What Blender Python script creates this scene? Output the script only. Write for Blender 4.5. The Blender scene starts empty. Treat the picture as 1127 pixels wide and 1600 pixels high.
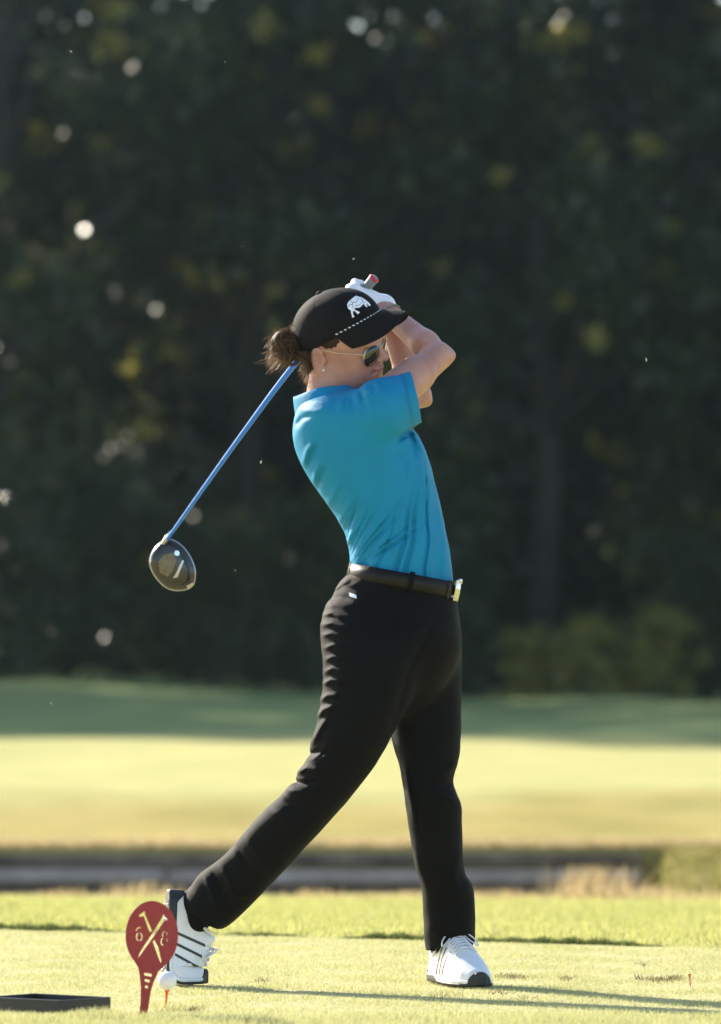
import bpy, bmesh, math, random
import numpy as np
from mathutils import Vector, Matrix
from mathutils.bvhtree import BVHTree

random.seed(7)
RNG = np.random.default_rng(11)
scene = bpy.context.scene
COL = scene.collection

# ------------------------------------------------------------------ camera, sky, sun, exposure
F, CAMZ, HY = 9392.0, 0.83, 997.0          # focal length in photo pixels, eye height, horizon row
cam_data = bpy.data.cameras.new('camera')
cam = bpy.data.objects.new('camera', cam_data)
COL.objects.link(cam)
cam.location = (0, 0, CAMZ)
cam.rotation_euler = (math.radians(90) + math.atan((HY - 800) / F), 0, 0)
cam_data.sensor_fit = 'HORIZONTAL'
cam_data.sensor_width = 24.0
cam_data.lens = 200.0
cam_data.clip_end = 4000
cam_data.dof.use_dof = True
cam_data.dof.focus_distance = 14.22
cam_data.dof.aperture_fstop = 4.2
scene.camera = cam

SUN_DIR = Vector((-0.65, 0.76, 0)).normalized()     # towards the sun, seen from above
SUN_EL = math.radians(28)
world = bpy.data.worlds.new('World')
scene.world = world
world.use_nodes = True
nt = world.node_tree
sky = nt.nodes.new('ShaderNodeTexSky')
sky.sky_type = 'NISHITA'
sky.sun_disc = False
sky.sun_elevation = SUN_EL
sky.sun_rotation = math.atan2(SUN_DIR.x, SUN_DIR.y)
bg = nt.nodes['Background']
nt.links.new(sky.outputs[0], bg.inputs[0])
bg.inputs[1].default_value = 0.115
sd = bpy.data.lights.new('sun', 'SUN')
sd.energy = 5.0
sd.angle = math.radians(0.5)
sd.color = (1.0, 0.91, 0.76)
sun = bpy.data.objects.new('sun', sd)
COL.objects.link(sun)
to_sun = Vector((SUN_DIR.x * math.cos(SUN_EL), SUN_DIR.y * math.cos(SUN_EL), math.sin(SUN_EL)))
sun.rotation_euler = (-to_sun).to_track_quat('-Z', 'Y').to_euler()
sun.location = (-30, 40, 30)
scene.view_settings.view_transform = 'Standard'
scene.view_settings.look = 'None'
scene.view_settings.gamma = 1.0
scene.view_settings.use_curve_mapping = False
scene.view_settings.exposure = 1.4
scene.render.engine = 'CYCLES'
scene.cycles.use_denoising = True
scene.cycles.max_bounces = 8
scene.cycles.transparent_max_bounces = 8
scene.cycles.caustics_reflective = False
scene.cycles.caustics_refractive = False

# ------------------------------------------------------------------ small helpers
def W(px, py, Y):
    """point at depth Y that the camera sees at photo pixel (px, py)"""
    return np.array([(px - 563.5) * Y / F, Y, CAMZ + (HY - py) * Y / F])

def sstep(a, b, x):
    t = np.clip((x - a) / (b - a), 0, 1)
    return t * t * (3 - 2 * t)

def nrm(v):
    v = np.asarray(v, float)
    return v / np.linalg.norm(v)

def tag(o, label=None, cat=None, group=None, kind=None):
    if label: o['label'] = label
    if cat: o['category'] = cat
    if group: o['group'] = group
    if kind: o['kind'] = kind
    return o

def mesh_of(name, verts, faces, smooth=True):
    """verts (n,3) array, faces: (m,k) array or list of tuples"""
    me = bpy.data.meshes.new(name)
    verts = np.asarray(verts, np.float32)
    if isinstance(faces, np.ndarray) and faces.ndim == 2:
        m, k = faces.shape
        me.vertices.add(len(verts)); me.vertices.foreach_set('co', verts.ravel())
        me.loops.add(m * k); me.loops.foreach_set('vertex_index', faces.astype(np.int32).ravel())
        me.polygons.add(m)
        me.polygons.foreach_set('loop_start', (np.arange(m) * k).astype(np.int32))
        me.polygons.foreach_set('loop_total', np.full(m, k, np.int32))
    else:
        me.from_pydata([tuple(map(float, v)) for v in verts], [], [tuple(map(int, f)) for f in faces])
    me.update(calc_edges=True)
    me.validate()
    if smooth:
        me.polygons.foreach_set('use_smooth', np.ones(len(me.polygons), bool))
    me.update()
    return me

def put(name, verts, faces, material, parent=None, base=None, smooth=True):
    """link a mesh given in world coordinates; base = the thing's origin"""
    base = np.zeros(3) if base is None else np.asarray(base, float)
    me = mesh_of(name, np.asarray(verts, float) - base, faces, smooth)
    me.materials.append(material)
    o = bpy.data.objects.new(name, me)
    COL.objects.link(o)
    if parent is not None:
        o.parent = parent
    else:
        o.location = base
    return o

def empty(name, loc):
    o = bpy.data.objects.new(name, None)
    COL.objects.link(o)
    o.location = loc
    return o

def merge(parts):
    V, Fs, n = [], [], 0
    for v, f in parts:
        v = np.asarray(v, float); V.append(v)
        Fs += [tuple(int(i) + n for i in q) for q in f]
        n += len(v)
    return np.vstack(V), Fs

def catmull(pts, n):
    pts = np.asarray(pts, float)
    P = np.vstack([2 * pts[0] - pts[1], pts, 2 * pts[-1] - pts[-2]])
    m = len(pts) - 1
    out = []
    for u in np.linspace(0, m, n):
        i = min(int(u), m - 1); t = u - i
        a, b, c, d = P[i], P[i + 1], P[i + 2], P[i + 3]
        out.append(.5 * ((2 * b) + (c - a) * t + (2 * a - 5 * b + 4 * c - d) * t * t + (3 * b - a - 3 * c + d) * t ** 3))
    return np.array(out)

def tube(pts, r, sides=8, closed=False, caps=True):
    pts = np.asarray(pts, float)
    n = len(pts)
    r = np.full(n, r) if np.isscalar(r) else np.asarray(r, float)
    V, Fs = [], []
    ref = None
    for i in range(n):
        if closed:
            d = pts[(i + 1) % n] - pts[i - 1]
        else:
            d = pts[min(i + 1, n - 1)] - pts[max(i - 1, 0)]
        d = nrm(d)
        if ref is None:
            ref = np.array([0, 0, 1.]) if abs(d[2]) < .9 else np.array([1., 0, 0])
        a = nrm(ref - d * np.dot(ref, d)); b = np.cross(d, a); ref = a
        for k in range(sides):
            t = 2 * math.pi * k / sides
            V.append(pts[i] + r[i] * (a * math.cos(t) + b * math.sin(t)))
    for i in range(n if closed else n - 1):
        j = (i + 1) % n
        for k in range(sides):
            l = (k + 1) % sides
            Fs.append((i * sides + k, i * sides + l, j * sides + l, j * sides + k))
    if caps and not closed:
        Fs.append(tuple(range(sides))[::-1])
        Fs.append(tuple((n - 1) * sides + k for k in range(sides)))
    return np.array(V), Fs

def box(c, ax, ay, az, sx, sy, sz):
    c = np.asarray(c, float); V = []
    for i in (-1, 1):
        for j in (-1, 1):
            for k in (-1, 1):
                V.append(c + i * sx * np.asarray(ax) / 2 + j * sy * np.asarray(ay) / 2 + k * sz * np.asarray(az) / 2)
    return np.array(V), [(0, 1, 3, 2), (4, 6, 7, 5), (0, 4, 5, 1), (2, 3, 7, 6), (0, 2, 6, 4), (1, 5, 7, 3)]

def bevel_obj(o, w, seg=2):
    m = o.modifiers.new('bevel', 'BEVEL'); m.width = w; m.segments = seg; m.limit_method = 'ANGLE'
    return o

# ------------------------------------------------------------------ materials
def new_mat(name):
    m = bpy.data.materials.new(name); m.use_nodes = True
    return m, m.node_tree, m.node_tree.nodes['Principled BSDF']

def N(t, kind, **kw):
    n = t.nodes.new(kind)
    for k, v in kw.items():
        setattr(n, k, v)
    return n

def noise(t, scale, detail=4, rough=.55, coord='Object', stretch=None):
    tc = N(t, 'ShaderNodeTexCoord')
    n = N(t, 'ShaderNodeTexNoise')
    n.inputs['Scale'].default_value = scale; n.inputs['Detail'].default_value = detail
    n.inputs['Roughness'].default_value = rough
    if stretch:
        mp = N(t, 'ShaderNodeMapping'); mp.inputs['Scale'].default_value = stretch
        t.links.new(tc.outputs[coord], mp.inputs[0]); t.links.new(mp.outputs[0], n.inputs['Vector'])
    else:
        t.links.new(tc.outputs[coord], n.inputs['Vector'])
    return n.outputs['Fac']

def ramp(t, fac, stops):
    r = N(t, 'ShaderNodeValToRGB')
    while len(r.color_ramp.elements) < len(stops):
        r.color_ramp.elements.new(.5)
    for e, (p, c) in zip(r.color_ramp.elements, stops):
        e.position = p; e.color = (*c, 1)
    t.links.new(fac, r.inputs[0])
    return r.outputs[0]

def bump(t, b, h, strength, dist):
    n = N(t, 'ShaderNodeBump'); n.inputs['Strength'].default_value = strength; n.inputs['Distance'].default_value = dist
    t.links.new(h, n.inputs['Height']); t.links.new(n.outputs[0], b.inputs['Normal'])

def mat_simple(name, col, rough=.5, var=.12, scale=40, metal=0., bumps=None, sheen=0., spec=.5, sss=0., coat=0.):
    m, t, b = new_mat(name)
    lo = tuple(c * (1 - var) for c in col); hi = tuple(min(1, c * (1 + var)) for c in col)
    t.links.new(ramp(t, noise(t, scale), [(.3, lo), (.7, hi)]), b.inputs['Base Color'])
    b.inputs['Roughness'].default_value = rough; b.inputs['Metallic'].default_value = metal
    b.inputs['Specular IOR Level'].default_value = spec
    if sheen: b.inputs['Sheen Weight'].default_value = sheen; b.inputs['Sheen Roughness'].default_value = .4
    if coat: b.inputs['Coat Weight'].default_value = coat
    if sss:
        b.inputs['Subsurface Weight'].default_value = sss
        b.inputs['Subsurface Radius'].default_value = (.012, .005, .003); b.inputs['Subsurface Scale'].default_value = 1.0
    if bumps: bump(t, b, noise(t, bumps[0], 3), bumps[1], bumps[2])
    return m

def mat_leafy(name, stops, transl=.45, rough=.6, patch=None, spec=.25):
    """thin plant matter: diffuse front, translucent back, colour varies from piece to piece"""
    m, t, b = new_mat(name)
    g = N(t, 'ShaderNodeNewGeometry')
    fac = g.outputs['Random Per Island']
    if patch:
        pn = noise(t, patch[0], 3)
        mx = N(t, 'ShaderNodeMath', operation='MULTIPLY_ADD'); mx.inputs[1].default_value = patch[1]
        t.links.new(pn, mx.inputs[0])
        m2 = N(t, 'ShaderNodeMath', operation='MULTIPLY'); m2.inputs[1].default_value = 1 - patch[1]
        t.links.new(fac, m2.inputs[0]); t.links.new(m2.outputs[0], mx.inputs[2]); fac = mx.outputs[0]
    c = ramp(t, fac, stops)
    t.links.new(c, b.inputs['Base Color']); b.inputs['Roughness'].default_value = rough
    b.inputs['Specular IOR Level'].default_value = spec
    tr = N(t, 'ShaderNodeBsdfTranslucent'); t.links.new(c, tr.inputs[0])
    mix = N(t, 'ShaderNodeMixShader'); mix.inputs[0].default_value = transl
    t.links.new(b.outputs[0], mix.inputs[1]); t.links.new(tr.outputs[0], mix.inputs[2])
    t.links.new(mix.outputs[0], t.nodes['Material Output'].inputs[0])
    return m

M = {}
def fabric(name, col, rough, weave, sheen, spec=.3):
    m, t, b = new_mat(name)
    lo = tuple(c * .93 for c in col); hi = tuple(min(1, c * 1.05) for c in col)
    t.links.new(ramp(t, noise(t, 18, 5), [(.3, lo), (.7, hi)]), b.inputs['Base Color'])
    b.inputs['Roughness'].default_value = rough; b.inputs['Specular IOR Level'].default_value = spec
    b.inputs['Sheen Weight'].default_value = sheen; b.inputs['Sheen Roughness'].default_value = .35
    a = N(t, 'ShaderNodeMath', operation='ADD')
    t.links.new(noise(t, weave, 2), a.inputs[0])
    s = N(t, 'ShaderNodeMath', operation='MULTIPLY'); s.inputs[1].default_value = 2.5
    t.links.new(noise(t, 26, 2, .4, stretch=(1, 1, .35)), s.inputs[0]); t.links.new(s.outputs[0], a.inputs[1])
    bump(t, b, a.outputs[0], .22, .004)
    return m
M['shirt'] = fabric('blue_polyester', (.005, .21, .40), .6, 900, .0, .18)
M['trouser'] = fabric('black_twill', (.0034, .0030, .0030), .75, 1100, .006, .13)
M['cap'] = fabric('black_cotton', (.0062, .0056, .0062), .8, 1200, .01, .16)
m, t, b = new_mat('skin')
sk1 = ramp(t, noise(t, 14, 3), [(.3, (.41, .185, .135)), (.7, (.51, .265, .21))])
sk2 = N(t, 'ShaderNodeMix', data_type='RGBA'); sk2.blend_type = 'MULTIPLY'; sk2.inputs[0].default_value = .35
t.links.new(sk1, sk2.inputs[6]); t.links.new(ramp(t, noise(t, 420, 3, .7), [(.35, (.72, .58, .5)), (.55, (1, 1, 1))]), sk2.inputs[7])
t.links.new(sk2.outputs[2], b.inputs['Base Color'])
b.inputs['Roughness'].default_value = .42; b.inputs['Specular IOR Level'].default_value = .5
b.inputs['Subsurface Weight'].default_value = .2; b.inputs['Subsurface Radius'].default_value = (.010, .004, .002); b.inputs['Subsurface Scale'].default_value = 1.0
sa = N(t, 'ShaderNodeMath', operation='MULTIPLY_ADD'); sa.inputs[1].default_value = 4
t.links.new(noise(t, 60, 3), sa.inputs[0]); t.links.new(noise(t, 500, 2), sa.inputs[2])
bump(t, b, sa.outputs[0], .18, .002); M['skin'] = m
M['glove'] = mat_simple('white_leather', (.80, .80, .84), .5, .04, 60, bumps=(300, .25, .002))
M['hair'] = mat_simple('brown_hair', (.036, .019, .010), .6, .45, 160, spec=.2, bumps=(420, .6, .003))
M['strand'] = mat_leafy('hair_strand', [(0, (.06, .03, .014)), (.6, (.14, .072, .034)), (1, (.32, .19, .10))], .42, .35)
M['belt'] = mat_simple('black_belt_leather', (.0075, .0058, .004), .45, .2, 60, bumps=(240, .2, .002), spec=.25)
M['chrome'] = mat_simple('brushed_steel', (.72, .70, .66), .22, .05, 90, metal=1)
M['gold'] = mat_simple('gold_wire', (.80, .62, .34), .22, .05, 90, metal=1)
M['pearl'] = mat_simple('pearl', (.85, .82, .78), .2, .03, 90)
M['white_shoe'] = mat_simple('white_shoe_leather', (.78, .78, .80), .42, .05, 25, bumps=(240, .15, .002))
M['stripe'] = mat_simple('dark_stripe', (.022, .022, .026), .4, .1, 60)
M['sole'] = mat_simple('black_rubber', (.018, .018, .020), .55, .2, 80, bumps=(150, .3, .002))
M['lace'] = mat_simple('white_lace', (.74, .74, .78), .7, .06, 200, bumps=(900, .5, .001))
M['cleat'] = mat_simple('clear_grey_cleat', (.55, .53, .5), .4, .2, 90)
M['white_thread'] = mat_simple('white_thread', (.78, .80, .86), .7, .08, 200)
M['black_thread'] = mat_simple('black_thread', (.01, .01, .01), .7, .1, 200)
m, t, b = new_mat('red_powder_coat')
t.links.new(ramp(t, noise(t, 70, 8, .75), [(.28, (.20, .010, .012)), (.45, (.31, .013, .015)), (.66, (.36, .018, .019)), (.73, (.50, .16, .13))]), b.inputs['Base Color'])
b.inputs['Roughness'].default_value = .42; bump(t, b, noise(t, 260, 3), .15, .001); M['red_paint'] = m
M['red_plain'] = mat_simple('red_powder_coat', (.33, .014, .016), .45, .14, 28, bumps=(260, .12, .001))
M['ball'] = mat_simple('white_ball', (.82, .82, .83), .25, .02, 50, coat=.3)
M['orange'] = mat_simple('orange_plastic', (.85, .13, .015), .4, .05, 50)
M['faded'] = mat_simple('faded_tee_wood', (.62, .20, .10), .6, .2, 60)
M['tray'] = mat_simple('black_plastic', (.014, .014, .015), .45, .3, 30, bumps=(120, .2, .001))
M['shaft'] = mat_simple('blue_shaft', (.012, .17, .62), .3, .04, 40, coat=.15, spec=.4)
M['grip'] = mat_simple('grey_grip_rubber', (.20, .21, .23), .6, .1, 60, bumps=(500, .5, .001))
M['red_cap'] = mat_simple('red_rubber', (.55, .03, .05), .5, .05, 60)
M['head'] = mat_simple('black_gloss_head', (.018, .014, .008), .24, .2, 30, coat=.35)
M['head_plate'] = mat_simple('brushed_sole_plate', (.16, .13, .085), .4, .25, 70, metal=.6)
M['head_rim'] = mat_simple('titanium_rim', (.45, .44, .48), .28, .1, 60, metal=1)
m, t, b = new_mat('dark_lens'); b.inputs['Base Color'].default_value = (.012, .016, .010, 1); b.inputs['Roughness'].default_value = .06
b.inputs['Coat Weight'].default_value = .6; M['lens'] = m
M['timber_dark'] = mat_simple('dark_timber', (.16, .12, .085), .8, .5, 5, bumps=(30, .5, .02))  # darker boards, tone varied by noise
M['timber_pale'] = mat_simple('weathered_grey_timber', (.42, .34, .29), .8, .25, 4, bumps=(30, .5, .02))
M['soil'] = mat_simple('dark_soil', (.06, .045, .03), .95, .4, 8, bumps=(25, .8, .05))
M['bark'] = mat_simple('bark', (.032, .028, .023), .95, .35, 4, bumps=(9, .9, .06))
M['leaf_dark'] = mat_leafy('dark_leaves', [(0, (.022, .040, .016)), (.6, (.036, .058, .02)), (.88, (.07, .085, .022)), (1, (.26, .22, .05))], .45, .3, patch=(.35, .65), spec=.4)
M['leaf_olive'] = mat_leafy('olive_leaves', [(0, (.03, .042, .018)), (.6, (.05, .062, .02)), (.86, (.10, .095, .025)), (1, (.30, .22, .07))], .48, .3, patch=(.35, .65), spec=.4)
M['leaf_blue'] = mat_leafy('bluish_leaves', [(0, (.026, .042, .030)), (.7, (.045, .065, .04)), (1, (.10, .11, .045))], .35, .3, patch=(.35, .6), spec=.4)
M['leaf_sun_paint'] = mat_leafy('sun_painted_foliage', [(0, (.10, .115, .025)), (.5, (.28, .26, .055)), (1, (.55, .44, .12))], .45, .3, patch=(.5, .5), spec=.4)  # bright yellow puts sunlight into the leaf colour
M['blade_tee'] = mat_leafy('mown_grass_blades', [(0, (.33, .36, .13)), (.45, (.47, .47, .205)), (.8, (.60, .55, .29)), (1, (.64, .55, .35))], .42, .6, patch=(3.0, .5))
M['blade_rough'] = mat_leafy('rough_grass_blades', [(0, (.32, .35, .10)), (.6, (.47, .46, .16)), (1, (.60, .52, .25))], .45, .6, patch=(1.2, .5))
M['blade_edge'] = mat_leafy('turf_edge_blades', [(0, (.055, .085, .02)), (.6, (.10, .13, .03)), (1, (.24, .23, .08))], .35, .6)
M['blade_dry'] = mat_leafy('dry_grass_blades', [(0, (.34, .27, .12)), (.6, (.50, .38, .20)), (1, (.62, .48, .30))], .42, .6)
M['thatch'] = mat_leafy('brown_thatch', [(0, (.10, .065, .03)), (1, (.24, .17, .09))], .25, .8)
M['fluff'] = mat_leafy('pale_fluff', [(0, (.55, .52, .50)), (1, (.75, .72, .70))], .5, .6)
m, t, b = new_mat('still_water'); b.inputs['Base Color'].default_value = (.02, .022, .018, 1); b.inputs['Roughness'].default_value = .08
bump(t, b, noise(t, 6, 3), .15, .02); M['water'] = m

# ------------------------------------------------------------------ ground
def tee_edge(x): return 16.58 - .52 * np.clip(x, -4, 4)
DITCH_X, WALL_Y, LIP = 1.62, 32.4, -.30
def ground_z(x, y):
    x = np.asarray(x, float); y = np.asarray(y, float)
    e = tee_edge(x)
    z = np.where(y < e, 0., -.30 * np.clip((y - e) / (26.3 - e), 0, 1) ** 1.1)
    z = np.where(y > WALL_Y - .02, LIP + .25 * sstep(WALL_Y, WALL_Y + 3.4, y), z)
    ex = DITCH_X - .02 - .050 * (WALL_Y - y)
    w = 1 - sstep(ex - .12, ex + .07, x)
    bank = sstep(26.25, 27.3, y)
    z = np.where((y > 26.25) & (y <= WALL_Y - .02), z - .85 * bank * w, z)
    z = z + .34 * sstep(50, 92, y) * sstep(2.5, -5.5, x) + (.03 * np.sin(x * .9 + 1 + y * .12) + .035 * np.sin(x * .43 + y * .31) + .02 * np.sin(x * 1.7 - y * .5)) * sstep(36, 48, y)
    return z
def axis(segs):
    return np.unique(np.round(np.concatenate([np.arange(a, b, s) for a, b, s in segs]), 4))
gx = axis([(-900, -100, 100), (-100, -20, 10), (-20, -8, 1.5), (-8, 1.4, .2), (1.4, 2.4, .06), (2.4, 6, .3), (6, 20, 2), (20, 100, 10), (100, 901, 100)])
gy = axis([(-200, -20, 20), (-20, 12, 2), (12, 16, .2), (16, 18, .05), (18, 26.2, .3), (26.2, 27.5, .1), (27.5, 32, .5), (32.2, 32.37, .05), (32.375, 32.41, .02), (32.45, 36.2, .15), (36.3, 60, .8), (60, 120, 1.5), (120, 300, 20), (300, 2001, 200)])
GX, GY = np.meshgrid(gx, gy)
GZ = ground_z(GX, GY)
gv = np.stack([GX, GY, GZ], -1).reshape(-1, 3)
nx, ny = len(gx), len(gy)
idx = np.arange(nx * ny).reshape(ny, nx)
gf = np.stack([idx[:-1, :-1], idx[:-1, 1:], idx[1:, 1:], idx[1:, :-1]], -1).reshape(-1, 4)
m, t, b = new_mat('turf_ground')
geo = N(t, 'ShaderNodeNewGeometry'); sep = N(t, 'ShaderNodeSeparateXYZ'); t.links.new(geo.outputs['Position'], sep.inputs[0])
def yramp(t, a, bb, src):
    r = N(t, 'ShaderNodeMapRange'); r.interpolation_type = 'SMOOTHSTEP'
    r.inputs['From Min'].default_value = a; r.inputs['From Max'].default_value = bb
    t.links.new(src, r.inputs['Value']); return r.outputs[0]
def cmix(t, f, a, bb):
    n = N(t, 'ShaderNodeMix', data_type='RGBA'); t.links.new(f, n.inputs[0])
    for s, k in ((a, 6), (bb, 7)):
        if isinstance(s, tuple): n.inputs[k].default_value = (*s, 1)
        else: t.links.new(s, n.inputs[k])
    return n.outputs[2]
wob = noise(t, .35, 4, coord='Object')
ya = N(t, 'ShaderNodeMath', operation='MULTIPLY_ADD'); ya.inputs[1].default_value = 5.0
t.links.new(wob, ya.inputs[0]); t.links.new(sep.outputs[1], ya.inputs[2])      # y + noise
fine = noise(t, 26, 6, .7)
mid = noise(t, 1.3, 5, .6)
tee_c = ramp(t, fine, [(.25, (.32, .31, .13)), (.5, (.46, .43, .22)), (.78, (.54, .48, .29))])
rough_c = ramp(t, fine, [(.25, (.25, .27, .07)), (.6, (.36, .35, .11)), (.8, (.42, .36, .15))])
bank_c = ramp(t, mid, [(.3, (.25, .215, .055)), (.55, (.34, .275, .08)), (.75, (.40, .31, .11))])
green_c = ramp(t, mid, [(.3, (.31, .305, .105)), (.7, (.42, .385, .155))])
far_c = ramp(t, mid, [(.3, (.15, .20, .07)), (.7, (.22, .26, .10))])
edge_f = N(t, 'ShaderNodeMath', operation='MULTIPLY_ADD'); edge_f.inputs[1].default_value = .52
t.links.new(sep.outputs[0], edge_f.inputs[0]); t.links.new(sep.outputs[1], edge_f.inputs[2])
c = cmix(t, yramp(t, 16.5, 16.65, edge_f.outputs[0]), tee_c, rough_c)
c = cmix(t, yramp(t, 26, 29, ya.outputs[0]), c, bank_c)
c = cmix(t, yramp(t, 36.2, 38.2, ya.outputs[0]), c, green_c)
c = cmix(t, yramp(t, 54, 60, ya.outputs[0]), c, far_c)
dig = N(t, 'ShaderNodeMath', operation='LESS_THAN'); dig.inputs[1].default_value = -.66
t.links.new(sep.outputs[2], dig.inputs[0])
c = cmix(t, dig.outputs[0], c, (.055, .045, .03))
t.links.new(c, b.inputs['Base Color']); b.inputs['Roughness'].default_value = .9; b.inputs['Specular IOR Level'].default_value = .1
bump(t, b, fine, .6, .02)
tag(put('ground', gv, gf, m, base=(0, 0, 0)), kind='structure')
# standing water in the ditch
wv = np.array([[-60, 26.9, -.98], [1.45, 26.9, -.98], [1.72, 32.36, -.98], [-60, 32.36, -.98]])
tag(put('water', wv, [(0, 1, 2, 3)], M['water'], base=(0, 29, -.98)), kind='structure')

# timber bulkhead along the far side of the ditch: boards one by one
wall = tag(empty('retaining_wall', (-4, 32.3, -1.1)), 'weathered timber retaining wall along the far side of the ditch', 'retaining wall')
rw = random.Random(3)
wb = np.array(wall.location)
for row, (z0, z1, mt, dy) in enumerate([(-.40, -.325, 'timber_dark', .02), (-.485, -.405, 'timber_pale', -.03), (-.64, -.49, 'timber_dark', .015), (-.80, -.645, 'timber_dark', .02), (-1.1, -.805, 'timber_dark', .018)]):
    x = -14.0 - rw.random()
    while x < DITCH_X - .16:
        L = min(2.4 + rw.random() * .5, DITCH_X - .10 - x)
        v, f = box((x + L / 2, WALL_Y - .07 + dy + rw.uniform(-.006, .006), (z0 + z1) / 2 + rw.uniform(-.006, .006)), (1, 0, 0), (0, 1, 0), (0, 0, 1), L - .015, .045, z1 - z0 - .008)
        bevel_obj(put('plank', v, f, M[mt], wall, wb, smooth=False), .006)
        x += L

# ------------------------------------------------------------------ grass (uncountable: stuff)
def blades(n, xy, h, w, lean, base_drop=.004):
    """single-triangle blades with a bend; xy (n,2), h (n,)"""
    a = RNG.uniform(0, 2 * np.pi, n); la = RNG.uniform(0, 2 * np.pi, n)
    lm = np.abs(RNG.normal(0, lean, n)) * h
    z = ground_z(xy[:, 0], xy[:, 1]) - base_drop
    B = np.stack([xy[:, 0], xy[:, 1], z], -1)
    side = np.stack([np.cos(a), np.sin(a), 0 * a], -1) * (np.asarray(w) / 2)[:, None] if not np.isscalar(w) else np.stack([np.cos(a), np.sin(a), 0 * a], -1) * w / 2
    tip = B + np.stack([np.cos(la) * lm, np.sin(la) * lm, h], -1)
    V = np.stack([B - side, B + side, tip], 1).reshape(-1, 3)
    return V, np.arange(3 * n).reshape(-1, 3)
def scatter(n, x0, x1, y0, y1):
    return np.stack([RNG.uniform(x0, x1, n), RNG.uniform(y0, y1, n)], -1)
def clumpnoise(xy, s):
    return .5 + .25 * (np.sin(xy[:, 0] * 7.1 * s + 1.3 * np.sin(xy[:, 1] * 5.3 * s)) + np.sin(xy[:, 1] * 6.3 * s + 1.7 * np.sin(xy[:, 0] * 4.9 * s)))

xy = np.vstack([scatter(330000, -1.15, 1.15, 12.7, 17.2), scatter(60000, -2.6, 2.6, 11.5, 17.5)])
xy = xy[xy[:, 1] < tee_edge(xy[:, 0])]
h = RNG.uniform(.005, .013, len(xy)) * (.7 + .6 * clumpnoise(xy, 2.2))
h *= 1 + 1.1 * sstep(13.35, 12.95, xy[:, 1])
V, Fc = blades(len(xy), xy, h, .0022, .9)
tag(put('tee_grass', V, Fc, M['blade_tee'], smooth=False), 'closely mown yellowish tee grass under the golfer', 'grass', kind='stuff')
# ragged edge of thicker turf behind the tee, its shade put into dark blades
n = 42000
xs = RNG.uniform(-2.6, 2.6, n)
cl = clumpnoise(np.stack([xs, xs * .37], -1), 1.7)
xy = np.stack([xs, tee_edge(xs) + .02 * np.sin(xs * 23) + .015 + np.abs(RNG.normal(0, .06, n))], -1)
h = RNG.uniform(.012, .029, n) * (.15 + 1.0 * cl * (.6 + .4 * np.sin(xs * 41) ** 2))
V, Fc = blades(n, xy, h, .004, .5)
tag(put('turf_edge_grass', V, Fc, M['blade_edge'], smooth=False), 'ragged darker strip of turf along the back edge of the tee', 'grass', kind='stuff')
xy = np.vstack([scatter(110000, -2.2, 2.2, 16.2, 22), scatter(60000, -2.6, 2.9, 21, 26.4)])
xy = xy[xy[:, 1] > tee_edge(xy[:, 0]) + .12]
h = RNG.uniform(.012, .03, len(xy)) * (.6 + .8 * clumpnoise(xy, 1.0)) * (1 - .3 * sstep(22, 26, xy[:, 1]))
V, Fc = blades(len(xy), xy, h, .006, .7)
tag(put('rough_grass', V, Fc, M['blade_rough'], smooth=False), 'bright yellow green rough grass between tee and ditch', 'grass', kind='stuff')
# dry bunch grass on the near rim of the ditch
P_, H_ = [], []
r2 = np.random.default_rng(5)
tufts = [(.98, 25.3, .07, .17, 420), (1.02, 25.0, .10, .10, 300), (.62, 25.8, .06, .06, 120), (.25, 25.6, .06, .05, 100), (-.2, 25.9, .06, .06, 90), (-.58, 25.6, .07, .09, 160), (-.95, 25.8, .07, .09, 160), (-1.25, 25.6, .06, .06, 100), (1.25, 25.7, .08, .07, 160), (1.62, 25.3, .12, .07, 160), (.05, 24.6, .10, .05, 120), (1.2, 24.8, .12, .07, 160)]
for tx, ty, rr, hh, n in tufts:
    q = r2.normal(0, rr, (n, 2)) + (tx, ty); P_.append(q); H_.append(r2.uniform(.35, 1.0, n) * hh)
q = np.stack([r2.uniform(-3, 3, 9000), r2.uniform(24.6, 26.5, 9000)], -1); P_.append(q); H_.append(r2.uniform(.008, .032, 9000) * (.4 + clumpnoise(q, .8)))
xy = np.vstack(P_); h = np.concatenate(H_)
V, Fc = blades(len(xy), xy, h, .008, .35)
tag(put('dry_grass', V, Fc, M['blade_dry'], smooth=False), 'dry straw coloured grass along the near rim of the ditch', 'grass', kind='stuff')
# overhanging lip grass on the far bank and a rough right bank
xs = RNG.uniform(-4, 2.3, 9000)
xy = np.stack([xs, WALL_Y + .02 + np.abs(RNG.normal(0, .18, 9000))], -1)
V, Fc = blades(9000, xy, RNG.uniform(.02, .06, 9000), .012, .9)
tag(put('bank_grass', V, Fc, M['blade_dry'], smooth=False), 'olive grass hanging over the top of the timber wall', 'grass', kind='stuff')

xy = scatter(11000, 1.2, 3.4, 26.2, 32.6)
xy = xy[xy[:, 0] > DITCH_X - .02 - .05 * (WALL_Y - xy[:, 1]) - .05]
M['blade_bank'] = mat_leafy('olive_bank_blades', [(0, (.13, .13, .035)), (.6, (.22, .20, .06)), (1, (.36, .29, .13))], .4, .6, patch=(1.5, .6))
V, Fc = blades(len(xy), xy, RNG.uniform(.015, .06, len(xy)) * (.3 + .9 * clumpnoise(xy, .7)), .014, .8)
tag(put('bank_tussocks', V, Fc, M['blade_bank'], smooth=False), 'olive tussock grass closing off the right end of the ditch', 'grass', kind='stuff')
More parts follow.
